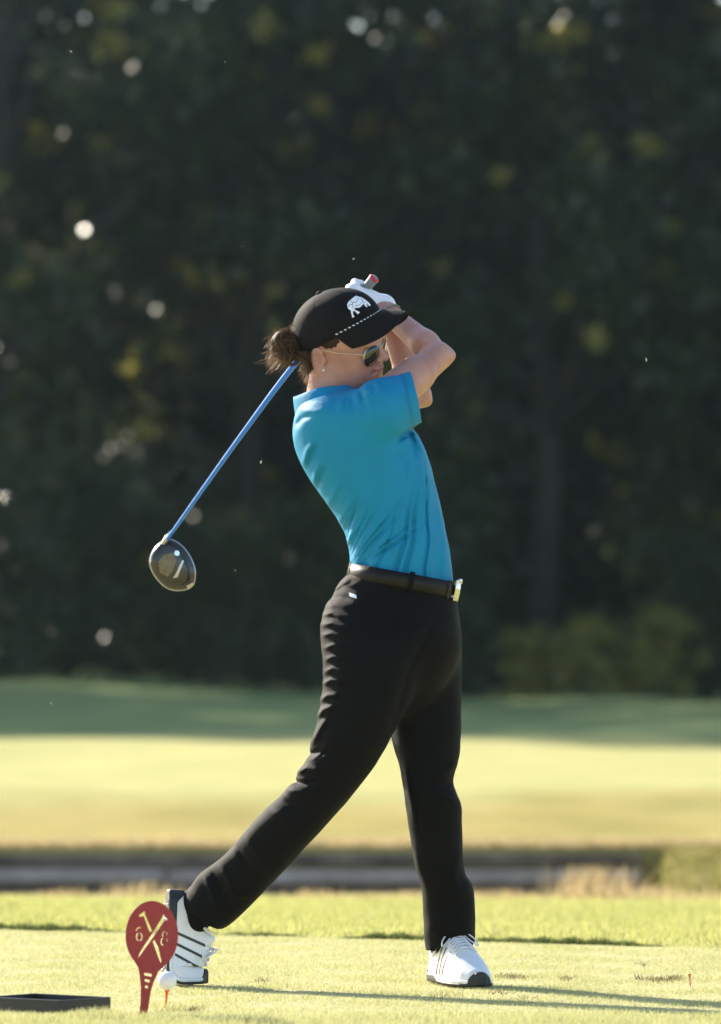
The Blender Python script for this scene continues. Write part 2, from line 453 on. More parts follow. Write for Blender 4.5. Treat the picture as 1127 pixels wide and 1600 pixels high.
#<<BG
# ------------------------------------------------------------------ trees
def leaf_cloud(centres, radii, per, size, rng, flat=.75, spread=.48):
    n = len(centres) * per
    c = np.repeat(centres, per, 0); r = np.repeat(radii, per)[:, None]
    g = rng.normal(0, spread, (n, 3)); g[:, 2] *= flat
    p = c + g * r
    u = rng.normal(0, 1, (n, 3)); u /= np.linalg.norm(u, axis=1)[:, None]
    v = np.cross(u, rng.normal(0, 1, (n, 3))); v /= np.linalg.norm(v, axis=1)[:, None]
    s = (size * rng.uniform(.6, 1.3, n))[:, None]
    V = np.stack([p - u * s, p + v * s * .42, p + u * s, p - v * s * .42], 1).reshape(-1, 3)
    return V, np.arange(4 * n).reshape(-1, 4)

def tree_data(seed, Ht, R, clumps, per, leaf, low):
    rng = np.random.default_rng(seed)
    C, rad = [], []
    while len(C) < clumps:
        p = rng.uniform(-1, 1, 3)
        d = np.linalg.norm(p)
        if d > 1 or d < .45 * rng.random(): continue
        zz = low * Ht + (p[2] + 1) / 2 * (1 - low) * Ht
        prof = 1.0 if p[2] < 0 else 1
        C.append((p[0] * R * prof, p[1] * R * prof, zz)); rad.append(R * rng.uniform(.2, .36))
    C = np.array(C); rad = np.array(rad)
    leaves = leaf_cloud(C, rad, per, leaf, rng, .7, .29)
    k2 = rng.integers(0, len(C), 110)
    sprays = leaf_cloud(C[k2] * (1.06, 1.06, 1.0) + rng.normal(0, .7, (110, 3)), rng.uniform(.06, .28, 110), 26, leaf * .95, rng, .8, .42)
    wood = []
    bend = rng.normal(0, .25, (6, 2)); bend[0] = 0
    tp = np.array([(bend[:i + 1, 0].sum(), bend[:i + 1, 1].sum(), Ht * .88 * i / 5) for i in range(6)])
    tp[0, 2] = -.3
    wood.append(tube(tp, np.linspace(.22, .04, 6), 10))
    for k in rng.choice(len(C), 16, replace=False):
        c = C[k]; z0 = max(.18 * Ht, c[2] - Ht * .18)
        a = np.array([np.interp(z0, tp[:, 2], tp[:, 0]), np.interp(z0, tp[:, 2], tp[:, 1]), z0])
        mid_ = (a + c) / 2 + (0, 0, .4)
        wood.append(tube(catmull([a, mid_, c], 6), np.linspace(.10, .02, 6), 6))
    return leaves, merge(wood), sprays

protos = []
for k, (Ht, R, cl, per, leaf, low, mt) in enumerate([(21, 4.6, 92, 300, .15, .06, 'leaf_dark'), (23, 4.2, 88, 300, .15, .08, 'leaf_blue'), (19, 4.9, 86, 290, .16, .05, 'leaf_olive')]):
    lv, wd, sp_ = tree_data(20 + k, Ht, R, cl, per, leaf, low)
    lm = mesh_of('crown', lv[0], lv[1], smooth=False); lm.materials.append(M[mt])
    wm = mesh_of('trunk', wd[0], wd[1]); wm.materials.append(M['bark'])
    ym = mesh_of('sun_painted_leaves', sp_[0], sp_[1], smooth=False); ym.materials.append(M['leaf_sun_paint'])  # bright sprays stand in for sunlit patches in the shaded crowns
    protos.append((lm, wm, ym))
def plant_tree(k, x, y, rz, s, label, group):
    lm, wm, ym = protos[k]
    r = tag(empty('broadleaf_tree', (x, y, float(ground_z(x, y)))), label, 'tree', group)
    r.rotation_euler[2] = rz; r.scale = (s, s, s)
    for nm, me in (('crown', lm), ('trunk', wm), ('sun_painted_leaves', ym)):
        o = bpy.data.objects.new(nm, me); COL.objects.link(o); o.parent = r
    return r
G1 = 'tall trees at the back of the fairway'
plant_tree(0, -5.6, 88, .3, 1.0, 'tall dark tree filling the top left corner of the picture', G1)
plant_tree(1, -1.6, 92, 1.7, 1.0, 'tall bluish green tree behind the golf club shaft', G1)
plant_tree(0, 2.6, 89, 2.9, 1.02, 'tall dark tree straight behind the golfer cap', G1)
plant_tree(2, 6.4, 91, 4.1, 1.08, 'tall olive tree filling the top right corner of the picture', G1)
plant_tree(2, -8.8, 95, 5.0, 1.12, 'olive tree standing behind the tall dark tree at far left', G1)
plant_tree(1, 9.6, 95, .9, 1.0, 'bluish tree partly cut off at the right edge of the picture', G1)
plant_tree(0, .4, 99, 4.4, 1.06, 'dark tree in the second row between bluish and dark trees', G1)
plant_tree(2, -4.2, 101, 2.2, 1.15, 'olive tree in the second row behind the left trees', G1)
G2 = 'trees beyond the left edge that shade the far fairway'
for i, (k, x, y) in enumerate([(0, -19, 90), (2, -23, 87), (0, -26, 91), (1, -31, 88), (2, -36, 90), (0, 13.5, 90)]):
    plant_tree(k, x, y, i * 1.3, 1.24 + .06 * (i % 3), 'tree of the row continuing outside the picture frame', G2)
# wood behind, reads as one mass
rng = np.random.default_rng(77)
nc = 1000
cc = np.stack([rng.uniform(-17, 15, nc), rng.uniform(106, 120, nc), 11.5 * rng.random(nc) ** 1.2], -1)
v1 = leaf_cloud(cc, np.full(nc, 1.7), 220, .26, rng, .9)
tag(put('woodland', v1[0], v1[1], M['leaf_dark'], base=(0, 112, 0), smooth=False), 'dense dark wood behind the row of tall trees', 'woodland', kind='stuff')
# understorey shrubs at the foot of the trees
bush_me = []
for k, mt in enumerate(['leaf_dark', 'leaf_sun_paint', 'leaf_olive']):  # the middle kind has sunlight painted into its leaf colour
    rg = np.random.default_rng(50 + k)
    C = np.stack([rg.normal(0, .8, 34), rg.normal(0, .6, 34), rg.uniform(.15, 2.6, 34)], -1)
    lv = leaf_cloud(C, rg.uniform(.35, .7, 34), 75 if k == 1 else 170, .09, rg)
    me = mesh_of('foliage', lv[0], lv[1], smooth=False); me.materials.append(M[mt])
    st = merge([tube([(0, 0, -.2), (c[0] * .5, c[1] * .5, c[2] * .55), c], [.04, .025, .01], 6) for c in C[:9]])
    sm = mesh_of('stem', st[0], st[1]); sm.materials.append(M['bark'])
    bush_me.append((me, sm))
G3 = 'shrubs at the foot of the trees'
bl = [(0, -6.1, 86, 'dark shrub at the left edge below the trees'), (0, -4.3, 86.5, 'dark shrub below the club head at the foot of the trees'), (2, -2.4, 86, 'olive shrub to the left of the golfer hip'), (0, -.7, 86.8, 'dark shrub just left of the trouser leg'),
      (0, 1.0, 86.4, 'dark shrub hidden behind the golfer trousers'), (1, 2.5, 85.2, 'shrub coloured as sunlit right of the golfer hip'), (1, 3.3, 85.0, 'yellow green shrub coloured as sunlit at the right tree foot, middle of three'), (1, 4.2, 85.3, 'yellow green shrub coloured as sunlit at the right tree foot, nearest the right edge'), (2, 5.0, 86, 'olive shrub near the right edge below the trees'), (0, 6.3, 86.3, 'dark shrub at the right edge below the trees')]
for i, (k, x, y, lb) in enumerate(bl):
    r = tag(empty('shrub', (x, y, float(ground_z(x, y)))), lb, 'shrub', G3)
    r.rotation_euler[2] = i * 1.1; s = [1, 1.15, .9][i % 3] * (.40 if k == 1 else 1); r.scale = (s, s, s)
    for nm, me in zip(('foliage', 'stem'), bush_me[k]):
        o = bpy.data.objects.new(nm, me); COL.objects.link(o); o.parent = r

#>>BG
# ------------------------------------------------------------------ signed distance modelling of the golfer
def f32(a): return np.asarray(a, np.float32)
def rcone(P, a, b, r1, r2):
    a = f32(a); ab = f32(b) - a
    t = np.clip(((P - a) @ ab) / max(float(ab @ ab), 1e-9), 0, 1)
    return np.linalg.norm(P - a - t[:, None] * ab, axis=1) - (r1 + (r2 - r1) * t)
def ell(P, c, r, A=None):
    q = P - f32(c)
    if A is not None: q = q @ f32(A).T
    r = f32(r)
    k0 = np.linalg.norm(q / r, axis=1); k1 = np.linalg.norm(q / (r * r), axis=1)
    return k0 * (k0 - 1) / np.maximum(k1, 1e-6)
def smin(a, b, k):
    h = np.maximum(k - np.abs(a - b), 0) / k
    return np.minimum(a, b) - h * h * k * .25
def smax(a, b, k): return -smin(-a, -b, k)

class Loft:
    """elliptical sections between pixel pairs: (left px, right px, depth Y, half depth)"""
    def __init__(self, rings, m=36, power=2.2, yaw=0.):
        D = []
        for (l, r, Y, hd) in rings:
            A, B = W(l[0], l[1], Y), W(r[0], r[1], Y)
            D.append(np.concatenate([(A + B) / 2, B - A, [hd]]))
        D = catmull(np.array(D), m)
        self.c = f32(D[:, :3]); u = D[:, 3:6]; L = np.linalg.norm(u, axis=1)
        self.ru = f32(L / 2); self.rv = f32(D[:, 6]); self.u = f32(u / L[:, None])
        ax = np.gradient(D[:, :3], axis=0)
        n = np.cross(self.u, np.array([0, 1., 0])); n /= np.linalg.norm(n, axis=1)[:, None]
        s = np.sign((n * ax).sum(1)); s[s == 0] = 1
        self.n = f32(n * s[:, None])
        v = np.cross(self.n, self.u); v /= np.linalg.norm(v, axis=1)[:, None]
        self.v = f32(v); self.p = power; self.m = m
    def __call__(self, P, full=False):
        d = P @ self.n.T - (self.c * self.n).sum(1)
        k = np.clip((d >= 0).sum(1) - 1, 0, self.m - 2); i = np.arange(len(P))
        d0, d1 = d[i, k], d[i, k + 1]
        t = np.clip(d0 / np.where(np.abs(d0 - d1) < 1e-6, 1e-6, d0 - d1), 0, 1)[:, None]
        mix = lambda a: a[k] * (1 - t) + a[k + 1] * t if a.ndim == 2 else a[k] * (1 - t[:, 0]) + a[k + 1] * t[:, 0]
        q = P - mix(self.c)
        x = (q * mix(self.u)).sum(1); y = (q * mix(self.v)).sum(1)
        ru, rv = mix(self.ru), mix(self.rv)
        kk = (np.abs(x / ru) ** self.p + np.abs(y / rv) ** self.p) ** (1 / self.p)
        kk = np.maximum(kk, 1e-4); rad = np.sqrt(x * x + y * y) + 1e-6
        r = rad * (kk - 1) / kk
        r = np.where(kk < .3, -np.minimum(ru, rv) * .7, r)
        e = np.maximum(-d[:, 0], d[:, -1])
        out = np.where((r > 0) & (e > 0), np.sqrt(np.maximum(r, 0) ** 2 + np.maximum(e, 0) ** 2), np.maximum(r, e))
        return out

def mesh_sdf(f, lo, hi, h, slack=1.35, smooth=1):
    """sparse surface nets"""
    lo = np.asarray(lo, float); hi = np.asarray(hi, float)
    B = 8
    nb = np.ceil((hi - lo) / (B * h)).astype(int)
    g = np.stack(np.meshgrid(*[np.arange(n) for n in nb], indexing='ij'), -1).reshape(-1, 3)
    cen = lo + (g + .5) * B * h
    val = np.concatenate([f(f32(cen[i:i + 200000])) for i in range(0, len(cen), 200000)])
    g = g[np.abs(val) < .5 * math.sqrt(3) * B * h * slack]
    off = np.stack(np.meshgrid(*[np.arange(B + 1)] * 3, indexing='ij'), -1).reshape(-1, 3)
    vals = []
    for i in range(0, len(g), 500):
        pts = lo + ((g[i:i + 500, None, :] * B + off[None]) * h)
        vals.append(f(f32(pts.reshape(-1, 3))).reshape(-1, B + 1, B + 1, B + 1))
    V = np.concatenate(vals)
    neg = V < 0
    dims = nb * B + 2
    def gid(c): return (c[:, 0] * dims[1] + c[:, 1]) * dims[2] + c[:, 2]
    cor = [(a, b, c) for a in (0, 1) for b in (0, 1) for c in (0, 1)]
    sl = lambda A, c: A[:, c[0]:c[0] + B, c[1]:c[1] + B, c[2]:c[2] + B]
    cnt = sum(sl(neg, c).astype(np.int8) for c in cor)
    bi, x, y, z = np.nonzero((cnt > 0) & (cnt < 8))
    cv = {c: V[bi, x + c[0], y + c[1], z + c[2]] for c in cor}
    acc = np.zeros((len(bi), 3)); num = np.zeros(len(bi))
    for a in cor:
        for ax in range(3):
            if a[ax] == 0:
                b = list(a); b[ax] = 1; b = tuple(b)
                va, vb = cv[a], cv[b]; cr = (va < 0) != (vb < 0)
                tt = np.where(cr, va / np.where(cr, va - vb, 1), 0)
                p = np.tile(np.array(a, float), (len(bi), 1)); p[:, ax] = tt
                acc += p * cr[:, None]; num += cr
    cell = g[bi] * B + np.stack([x, y, z], -1)
    verts = lo + (cell + acc / num[:, None]) * h
    ids = gid(cell); order = np.argsort(ids); ids = ids[order]; verts = verts[order]
    faces = []
    for ax in range(3):
        o = [0, 0, 0]; o[ax] = 1
        A = neg[:, :B, :B, :B]; C = neg[:, o[0]:o[0] + B, o[1]:o[1] + B, o[2]:o[2] + B]
        bi, x, y, z = np.nonzero(A != C)
        flip = A[bi, x, y, z]
        c0 = g[bi] * B + np.stack([x, y, z], -1)
        e1, e2 = np.zeros(3, int), np.zeros(3, int); e1[(ax + 1) % 3] = 1; e2[(ax + 2) % 3] = 1
        quad = []
        ok = np.ones(len(c0), bool)
        for dd in (0 * e1, e1, e1 + e2, e2):
            q = gid(c0 - dd); j = np.clip(np.searchsorted(ids, q), 0, len(ids) - 1); ok &= ids[j] == q; quad.append(j)
        Q = np.stack(quad, -1)
        Q = np.where(flip[:, None], Q, Q[:, ::-1])
        faces.append(Q[ok])
    faces = np.concatenate(faces)
    for _ in range(smooth):
        nv = len(verts); src = np.concatenate([faces[:, a] for a in range(4)] * 2)
        dst = np.concatenate([faces[:, (a + 1) % 4] for a in range(4)] + [faces[:, (a + 3) % 4] for a in range(4)])
        n = np.bincount(src, minlength=nv); s = np.stack([np.bincount(src, verts[dst, k], nv) for k in range(3)], -1)
        verts = .5 * verts + .5 * s / np.maximum(n, 1)[:, None]
    return verts, faces

S143 = 14.3 / F
def folds(P, lst, ymid, soft=.05):
    """raised (amp>0) or sunk (amp<0) folds along photo-pixel polylines on the side nearer than ymid"""
    px = P[:, 0] / S143 + 563.5; py = HY - (P[:, 2] - CAMZ) / S143
    out = np.zeros(len(P), np.float32)
    for pts, w, amp in lst:
        pts = np.asarray(pts, float)
        x0, y0 = pts.min(0) - 3 * w; x1, y1 = pts.max(0) + 3 * w
        s = np.nonzero((px > x0) & (px < x1) & (py > y0) & (py < y1))[0]
        if not len(s): continue
        q = np.stack([px[s], py[s]], -1)
        best = np.full(len(s), 1e9); par = np.zeros(len(s)); m = len(pts) - 1
        for i in range(m):
            a, ab = pts[i], pts[i + 1] - pts[i]
            t = np.clip(((q - a) @ ab) / (ab @ ab), 0, 1)
            d = np.linalg.norm(q - a - t[:, None] * ab, axis=1)
            u = d < best; best = np.where(u, d, best); par = np.where(u, (i + t) / m, par)
        tap = np.minimum(1, np.minimum(par, 1 - par) * 3.5 + .12)
        out[s] += (1.7 * amp * .001 * np.exp(-(best / w) ** 2) * tap).astype(np.float32)
    return out * sstep(ymid + soft, ymid - soft, P[:, 1]).astype(np.float32)

YC = 14.30
# ---- joints
S_R, E_R, H_R = W(592, 634, 14.17), W(685, 556, 14.34), W(606, 488, 14.47)
S_L, E_L, H_L = W(535, 640, 14.45), W(652, 616, 14.52), W(600, 478, 14.505)
BUTT, NAPE, TIP = W(585, 434, 14.475), W(462, 567, 14.66), W(262, 842, 15.00)
shaft_pts = catmull([BUTT, W(572, 449, 14.485), W(540, 483, 14.52), NAPE, W(370, 690, 14.81), TIP], 40)

# ---- head frame
def frame(yaw, pitch_down, roll):
    a, p = math.radians(yaw), math.radians(pitch_down)
    f = np.array([math.cos(a) * math.cos(p), -math.sin(a) * math.cos(p), -math.sin(p)])
    r0 = np.array([-math.sin(a), -math.cos(a), 0.]); u0 = np.cross(r0, f)
    ro = math.radians(roll)
    r = r0 * math.cos(ro) - u0 * math.sin(ro); u = u0 * math.cos(ro) + r0 * math.sin(ro)
    return np.stack([f, r, u])
HF = frame(25, 7, 19)
HO = W(536, 548, YC)
def hl(p): return HO + np.asarray(p, float) @ HF          # head-local -> world

def sdf_head(P):
    q = (P - f32(HO)) @ f32(HF).T
    s = q.copy(); s[:, 1] = np.abs(s[:, 1])
    d = ell(q, (-.012, 0, .038), (.096, .073, .088))
    d = smin(d, ell(q, (.034, 0, -.012), (.062, .056, .082)), .03)
    d = smin(d, ell(q, (.022, 0, -.052), (.060, .054, .034)), .03)
    d = smin(d, ell(q, (.076, 0, -.071), (.019, .022, .017)), .028)
    d = smin(d, ell(s, (.058, .032, -.018), (.024, .021, .026)), .022)
    d = smin(d, ell(q, (.085, 0, .036), (.013, .045, .014)), .016)
    d = smax(d, -ell(s, (.103, .033, .012), (.018, .017, .014)), .014)
    d = smin(d, ell(s, (.075, .033, .012), (.0145, .014, .0125)), .004)
    d = smin(d, rcone(q, (.092, 0, .022), (.111, 0, -.004), .0072, .0098), .012)
    d = smin(d, ell(s, (.100, .0125, -.010), (.0095, .0068, .0075)), .008)
    d = smax(d, -ell(s, (.107, .0065, -.0145), (.005, .0032, .003)), .003)
    d = smin(d, ell(q, (.0925, 0, -.0315), (.0105, .021, .0052)), .006)
    d = smin(d, ell(q, (.0905, 0, -.0425), (.0105, .019, .0062)), .006)
    d = smax(d, -ell(q, (.099, 0, -.0368), (.010, .023, .0012)), .002)
    d = smax(d, -ell(s, (.086, .024, -.037), (.008, .005, .004)), .007)
    # ears
    e = ell(s, (-.030, .077, .000), (.0175, .0075, .029))
    e = smax(e, -ell(s, (-.026, .085, .003), (.0115, .0085, .019)), .003)
    e = smin(e, ell(s, (-.024, .076, -.024), (.009, .006, .010)), .006)
    e = smin(e, ell(s, (-.013, .073, -.004), (.006, .006, .009)), .005)
    return smin(d, e, .006)

def hand_sdf(P, c, d, e1, wrist, span, rf, thumb, skin=0.):
    """hand closed round the grip: c point on the grip, d along it, e1 from the grip to the knuckles"""
    e1 = nrm(e1 - d * np.dot(e1, d)); e2 = np.cross(d, e1)
    pol = lambda s, a, r: c + d * s + (e1 * math.cos(a) + e2 * math.sin(a)) * r
    palm0 = pol(0, -.35, .033)
    out = rcone(P, wrist, (wrist + palm0) / 2, .026 + skin, .029 + skin)
    out = smin(out, rcone(P, (wrist + palm0) / 2, pol(-span * .30, 0, .031), .027 + skin, .018 + skin), .012)
    out = smin(out, rcone(P, (wrist + palm0) / 2, pol(span * .30, 0, .031), .027 + skin, .018 + skin), .012)
    for i in range(4):
        s = (i - 1.5) * span / 3.2
        rr = rf * (1, 1.05, 1, .85)[i] + skin; R = .0135 + rr * .85
        ang = [0.05, .95, 1.85, 2.85, 3.7][: 5 if i < 3 else 5]
        pts = [pol(s * (1 + .02 * k), a, R + (.008 if k == 0 else (.004 if k == 1 else 0))) for k, a in enumerate(ang)]
        fd = None
        for k in range(4):
            sg = rcone(P, pts[k], pts[k + 1], rr * (1 - .06 * k), rr * (1 - .06 * (k + 1)))
            fd = sg if fd is None else smin(fd, sg, .003)
        out = smin(out, fd, .0035)
    tb = [pol(-span * .15 * thumb, -.9, .034), pol(span * .25 * thumb, -1.35, .027), pol(span * .62 * thumb, -1.6, .0235)]
    out = smin(out, rcone(P, tb[0], tb[1], .013 + skin, .0105 + skin), .008)
    out = smin(out, rcone(P, tb[1], tb[2], .0105 + skin, .0085 + skin), .003)
    return out
GD = nrm(shaft_pts[14] - shaft_pts[2])
def on_grip(dist):
    acc = 0
    for i in range(39):
        L = np.linalg.norm(shaft_pts[i + 1] - shaft_pts[i])
        if acc + L >= dist: return shaft_pts[i] + (shaft_pts[i + 1] - shaft_pts[i]) * (dist - acc) / L
        acc += L
CL, CR = on_grip(.070), on_grip(.150)
e_left = W(556, 440, 14.44) - CL
e_right = W(540, 470, 14.42) - CR
def left_hand(P, skin=0.): return hand_sdf(P, CL, GD, e_left, H_L, .062, .0088, 1, skin)
def right_hand(P): return hand_sdf(P, CR, GD, e_right, H_R, .062, .0086, 1)

def arm(P, s, e, w, fl=0):
    d = rcone(P, s, e, .048, .034)
    d = smin(d, rcone(P, s + (e - s) * .25, s + (e - s) * .62, .042, .0415), .02)
    m = e + (w - e) * .26
    d = smin(d, rcone(P, e, m, .029, .0335), .010)
    d = smin(d, rcone(P, m, w, .0335, .0235), .015)
    tip = e + nrm(e - (s + w) / 2) * .032
    return smin(d, rcone(P, e, tip, .016, .008), .02)
torso_core = Loft([((560, 900), (698, 915), 14.31, .095), ((556, 845), (690, 855), 14.31, .098), ((512, 765), (668, 765), 14.31, .11), ((480, 700), (640, 690), 14.31, .13), ((480, 655), (600, 640), 14.31, .135), ((488, 632), (560, 615), 14.31, .07)], 24)
def sdf_body(P):
    d = torso_core(P)
    d = smin(d, rcone(P, W(513, 640, 14.31), W(522, 585, YC), .055, .052), .03)
    d = smin(d, rcone(P, W(512, 640, 14.31), W(512, 590, YC), .05, .040), .02)
    d = smin(d, sdf_head(P), .018)
    d = smin(d, arm(P, S_R, E_R, H_R), .02)
    d = np.minimum(d, smin(arm(P, S_L, E_L, H_L), torso_core(P), .02))
    d = smin(d, right_hand(P), .008)
    d = smin(d, left_hand(P), .008)
    hipR, kR, aR = W(585, 975, 14.24), W(512, 1215, 14.23), W(318, 1402, 14.345)
    hipL, kL, aL = W(665, 975, 14.40), W(672, 1235, 14.36), W(706, 1478, 14.42)
    d = smin(d, rcone(P, W(632, 910, 14.31), W(622, 960, 14.31), .085, .095), .04)
    for h_, k_, a_ in ((hipR, kR, aR), (hipL, kL, aL)):
        d = smin(d, rcone(P, h_, k_, .060, .034), .04); d = smin(d, rcone(P, k_, a_, .034, .026), .02)
    d = smin(d, rcone(P, aR, W(290, 1490, 14.365), .024, .018), .02)
    d = smin(d, rcone(P, aL, W(724, 1522, 14.28), .030, .024), .02)
    return d
BASE = W(560, 1561, 14.35); BASE[2] = 0
body_v, body_f = mesh_sdf(sdf_body, (-.50, 14.02, -.005), (.30, 14.68, 1.72), .0028)
person = put('person', body_v, body_f, M['skin'], base=BASE)
tag(person, 'golfer in blue polo and black trousers holding the finish of a swing', 'person')
def part(name, vf, mt, parent=person, smooth=True):
    return put(name, vf[0], vf[1], M[mt], parent, BASE, smooth)

# ---- polo shirt
torso = Loft([((551, 908), (707, 932), 14.31, .113), ((547, 880), (708, 905), 14.31, .114), ((544, 850), (704, 868), 14.31, .118), ((528, 812), (694, 815), 14.31, .122), ((497, 768), (683, 767), 14.305, .130), ((471, 726), (671, 720), 14.30, .140), ((458, 688), (652, 678), 14.30, .150), ((459, 658), (622, 640), 14.30, .158), ((466, 636), (585, 612), 14.30, .135), ((478, 624), (550, 606), 14.30, .075)], 44, 2.25)
SL0, SL1 = W(598, 638, 14.18), W(649, 619, 14.225)
sl_ax = nrm(SL1 - SL0); hem_n = nrm((.95, .06, .20))
LS1 = W(600, 630, 14.52); ls_ax = nrm(LS1 - S_L)
SHIRT_FOLDS = [
    # under the arm
    ([(618, 694), (630, 684), (650, 672)], 4, -6.0), ([(620, 705), (632, 720), (636, 745)], 4, -3.0), ([(638, 676), (645, 690), (650, 720)], 3.5, -4), ([(644, 674), (655, 692), (664, 715)], 3.5, 4),
    # shoulder and collar pulls
    ([(562, 612), (566, 622), (566, 634)], 3, -3.2), ([(570, 608), (575, 618), (573, 630)], 4, 2.8), ([(580, 604), (586, 612), (584, 622)], 3, -2.4), ([(536, 628), (534, 640), (528, 655)], 4, 2.2), ([(590, 600), (598, 604), (604, 612)], 3, -2.0),
    ([(548, 622), (552, 634), (549, 648)], 3.5, -2.2),
    # back edge pulls
    ([(468, 640), (490, 648), (520, 640)], 5, 2.6), ([(462, 668), (472, 656), (492, 650)], 4, -3.2), ([(474, 730), (480, 708), (492, 690)], 4, 4.0), ([(481, 733), (488, 712), (500, 696)], 4, -3.4),
    ([(490, 758), (494, 740), (502, 724)], 4, 4.0), ([(496, 768), (502, 748), (512, 730)], 4, -3.0), ([(512, 795), (520, 775), (535, 750)], 5, 2.6), ([(528, 820), (540, 800), (556, 775)], 4, 2.4), ([(536, 838), (548, 815), (566, 790)], 4, -2.4), ([(541, 852), (548, 838), (560, 822)], 3.5, 3.2),
    ([(520, 700), (560, 720), (610, 715)], 22, 2.0), ([(560, 660), (600, 668), (630, 660)], 18, 2.0),
]
def gathers(P, cx, cy, a0, a1, r0, r1, n, amp, seed, ymid):
    px = P[:, 0] / S143 + 563.5; py = HY - (P[:, 2] - CAMZ) / S143
    dx, dy = px - cx, cy - py
    rr = np.hypot(dx, dy); an = np.degrees(np.arctan2(dy, dx))
    an = an + 3.0 * np.sin(rr * .035 + seed) + 1.5 * np.sin(rr * .09 + 2 * seed)
    ph = (an - a0) / (a1 - a0)
    w = sstep(0, .12, ph) * sstep(1, .88, ph) * sstep(r0, r0 + 25, rr) * sstep(r1, r1 * .45, rr)
    wave = np.sin(math.pi * n * (ph + .06 * np.sin(n * ph * 2.3 + seed))) ** 2
    loc = .55 + .45 * np.sin(ph * 17 + seed * 3 + rr * .01)
    return (amp * w * loc * (wave - .5)).astype(np.float32) * sstep(ymid + .05, ymid - .04, P[:, 1]).astype(np.float32)
def fan(P, cx, cy, a0, a1, r0, n, amp, seed, ymid, r1=None, grow=90, wob=.5):
    px = P[:, 0] / S143 + 563.5; py = HY - (P[:, 2] - CAMZ) / S143
    dx, dy = px - cx, cy - py
    rr = np.hypot(dx, dy); an = np.degrees(np.arctan2(dy, dx))
    an = an + wob * (1.6 * np.sin(rr * .022 + seed) + .8 * np.sin(rr * .07 + 2 * seed))
    ph = (an - a0) / (a1 - a0); q = n * (ph + .035 * np.sin(ph * 23 + seed))
    k = np.floor(q)
    rnd = np.abs(np.sin(k * 12.9898 + seed) * 43758.5453) % 1
    st_ = r0 + 15 + (130 if r1 is None else 20) * (np.abs(np.sin(k * 78.233 + seed) * 9631.77) % 1)        # each crease starts at its own height
    v = 1 - np.abs((q - k) - .5) * 2                                          # 1 at the crease, 0 half way to the next
    prof = -np.exp(-((1 - v) / .36) ** 2) + .40 * np.exp(-((1 - v - .62) / .24) ** 2)
    w = sstep(-.02, .10, ph) * sstep(1.02, .92, ph) * sstep(r0, r0 + grow, rr) * (1 if r1 is None else sstep(r1, r1 * .4, rr)) * (.35 + .65 * sstep(st_, st_ + 60, rr)) * (.4 + .6 * rnd)
    return (amp * w * prof).astype(np.float32) * sstep(ymid + .05, ymid - .04, P[:, 1]).astype(np.float32)
def sdf_shirt(P):
    d = torso(P)
    d = smin(d, rcone(P, W(572, 660, 14.205), SL0, .066, .065), .05)
    d = smin(d, rcone(P, SL0, SL1 + sl_ax * .03, .065, .062), .03)
    d = np.maximum(d, np.where(P[:, 1] < 14.36, np.minimum((P - f32(SL1)) @ f32(hem_n), (P[:, 2] - float(SL1[2]) + .060) * 1.0 + .0), -1.))
    s2 = np.maximum(rcone(P, S_L, LS1, .066, .062), (P - f32(LS1)) @ f32(ls_ax))
    d = smin(d, s2, .04)
    d = d - folds(P, SHIRT_FOLDS, 14.30)
    d = d - fan(P, 662, 628, -112, -82, 60, 6, .0095, 1.0, 14.31)
    d = d - fan(P, 522, 918, 30, 76, 35, 7, .0105, 2.3, 14.31, 205, 30)
    d = d - gathers(P, 556, 590, -150, -40, 18, 80, 6, .0045, .4, 14.30)
    d = d - .0007 * np.sin(P[:, 0] * 55 + 3 * np.sin(P[:, 2] * 31)) * np.sin(P[:, 2] * 47 + P[:, 1] * 60)
    # open sleeves
    d = np.maximum(d, -rcone(P, SL1 - sl_ax * .02, SL1 + sl_ax * .1, .056, .058))
    d = np.maximum(d, -rcone(P, LS1 - ls_ax * .025, LS1 + ls_ax * .1, .056, .058))
    return d
shirt = part('polo_shirt', mesh_sdf(sdf_shirt, (-.20, 14.05, .90), (.28, 14.62, 1.50), .0032, 3.0, 2), 'shirt')

# collar: raised band round the neck, folded leaf outside
def collar_ring(cx, cy, ax_px, dep, tilt, n=72, a0=0, a1=2 * math.pi, y0=14.30):
    P_ = []
    for a in np.linspace(a0, a1, n, endpoint=abs(a1 - a0 - 2 * math.pi) > 1e-6):
        x = cx - ax_px * math.cos(a); z = cy + tilt * math.cos(a) + 2.2 * math.sin(3 * a + .5)
        P_.append(W(x, z, y0) - np.array([0, dep * math.sin(a), 0]))
    return np.array(P_)
rows = [collar_ring(511, 636, 40, .066, 7), collar_ring(508, 618, 42, .066, 8), collar_ring(506, 609, 45, .068, 10), collar_ring(505, 607, 47, .073, 11), collar_ring(507, 613, 49, .084, 11), collar_ring(511, 627, 51, .098, 13), collar_ring(514, 641, 51, .110, 15), collar_ring(514, 645, 49, .109, 15), collar_ring(514, 644, 42, .092, 15)]
nn = 72
V = np.vstack(rows)
Fc = [(i * nn + k, i * nn + (k + 1) % nn, (i + 1) * nn + (k + 1) % nn, (i + 1) * nn + k) for i in range(len(rows) - 1) for k in range(nn)]
col_o = part('collar', (V, Fc), 'shirt', shirt)
sub = col_o.modifiers.new('subd', 'SUBSURF'); sub.levels = sub.render_levels = 1

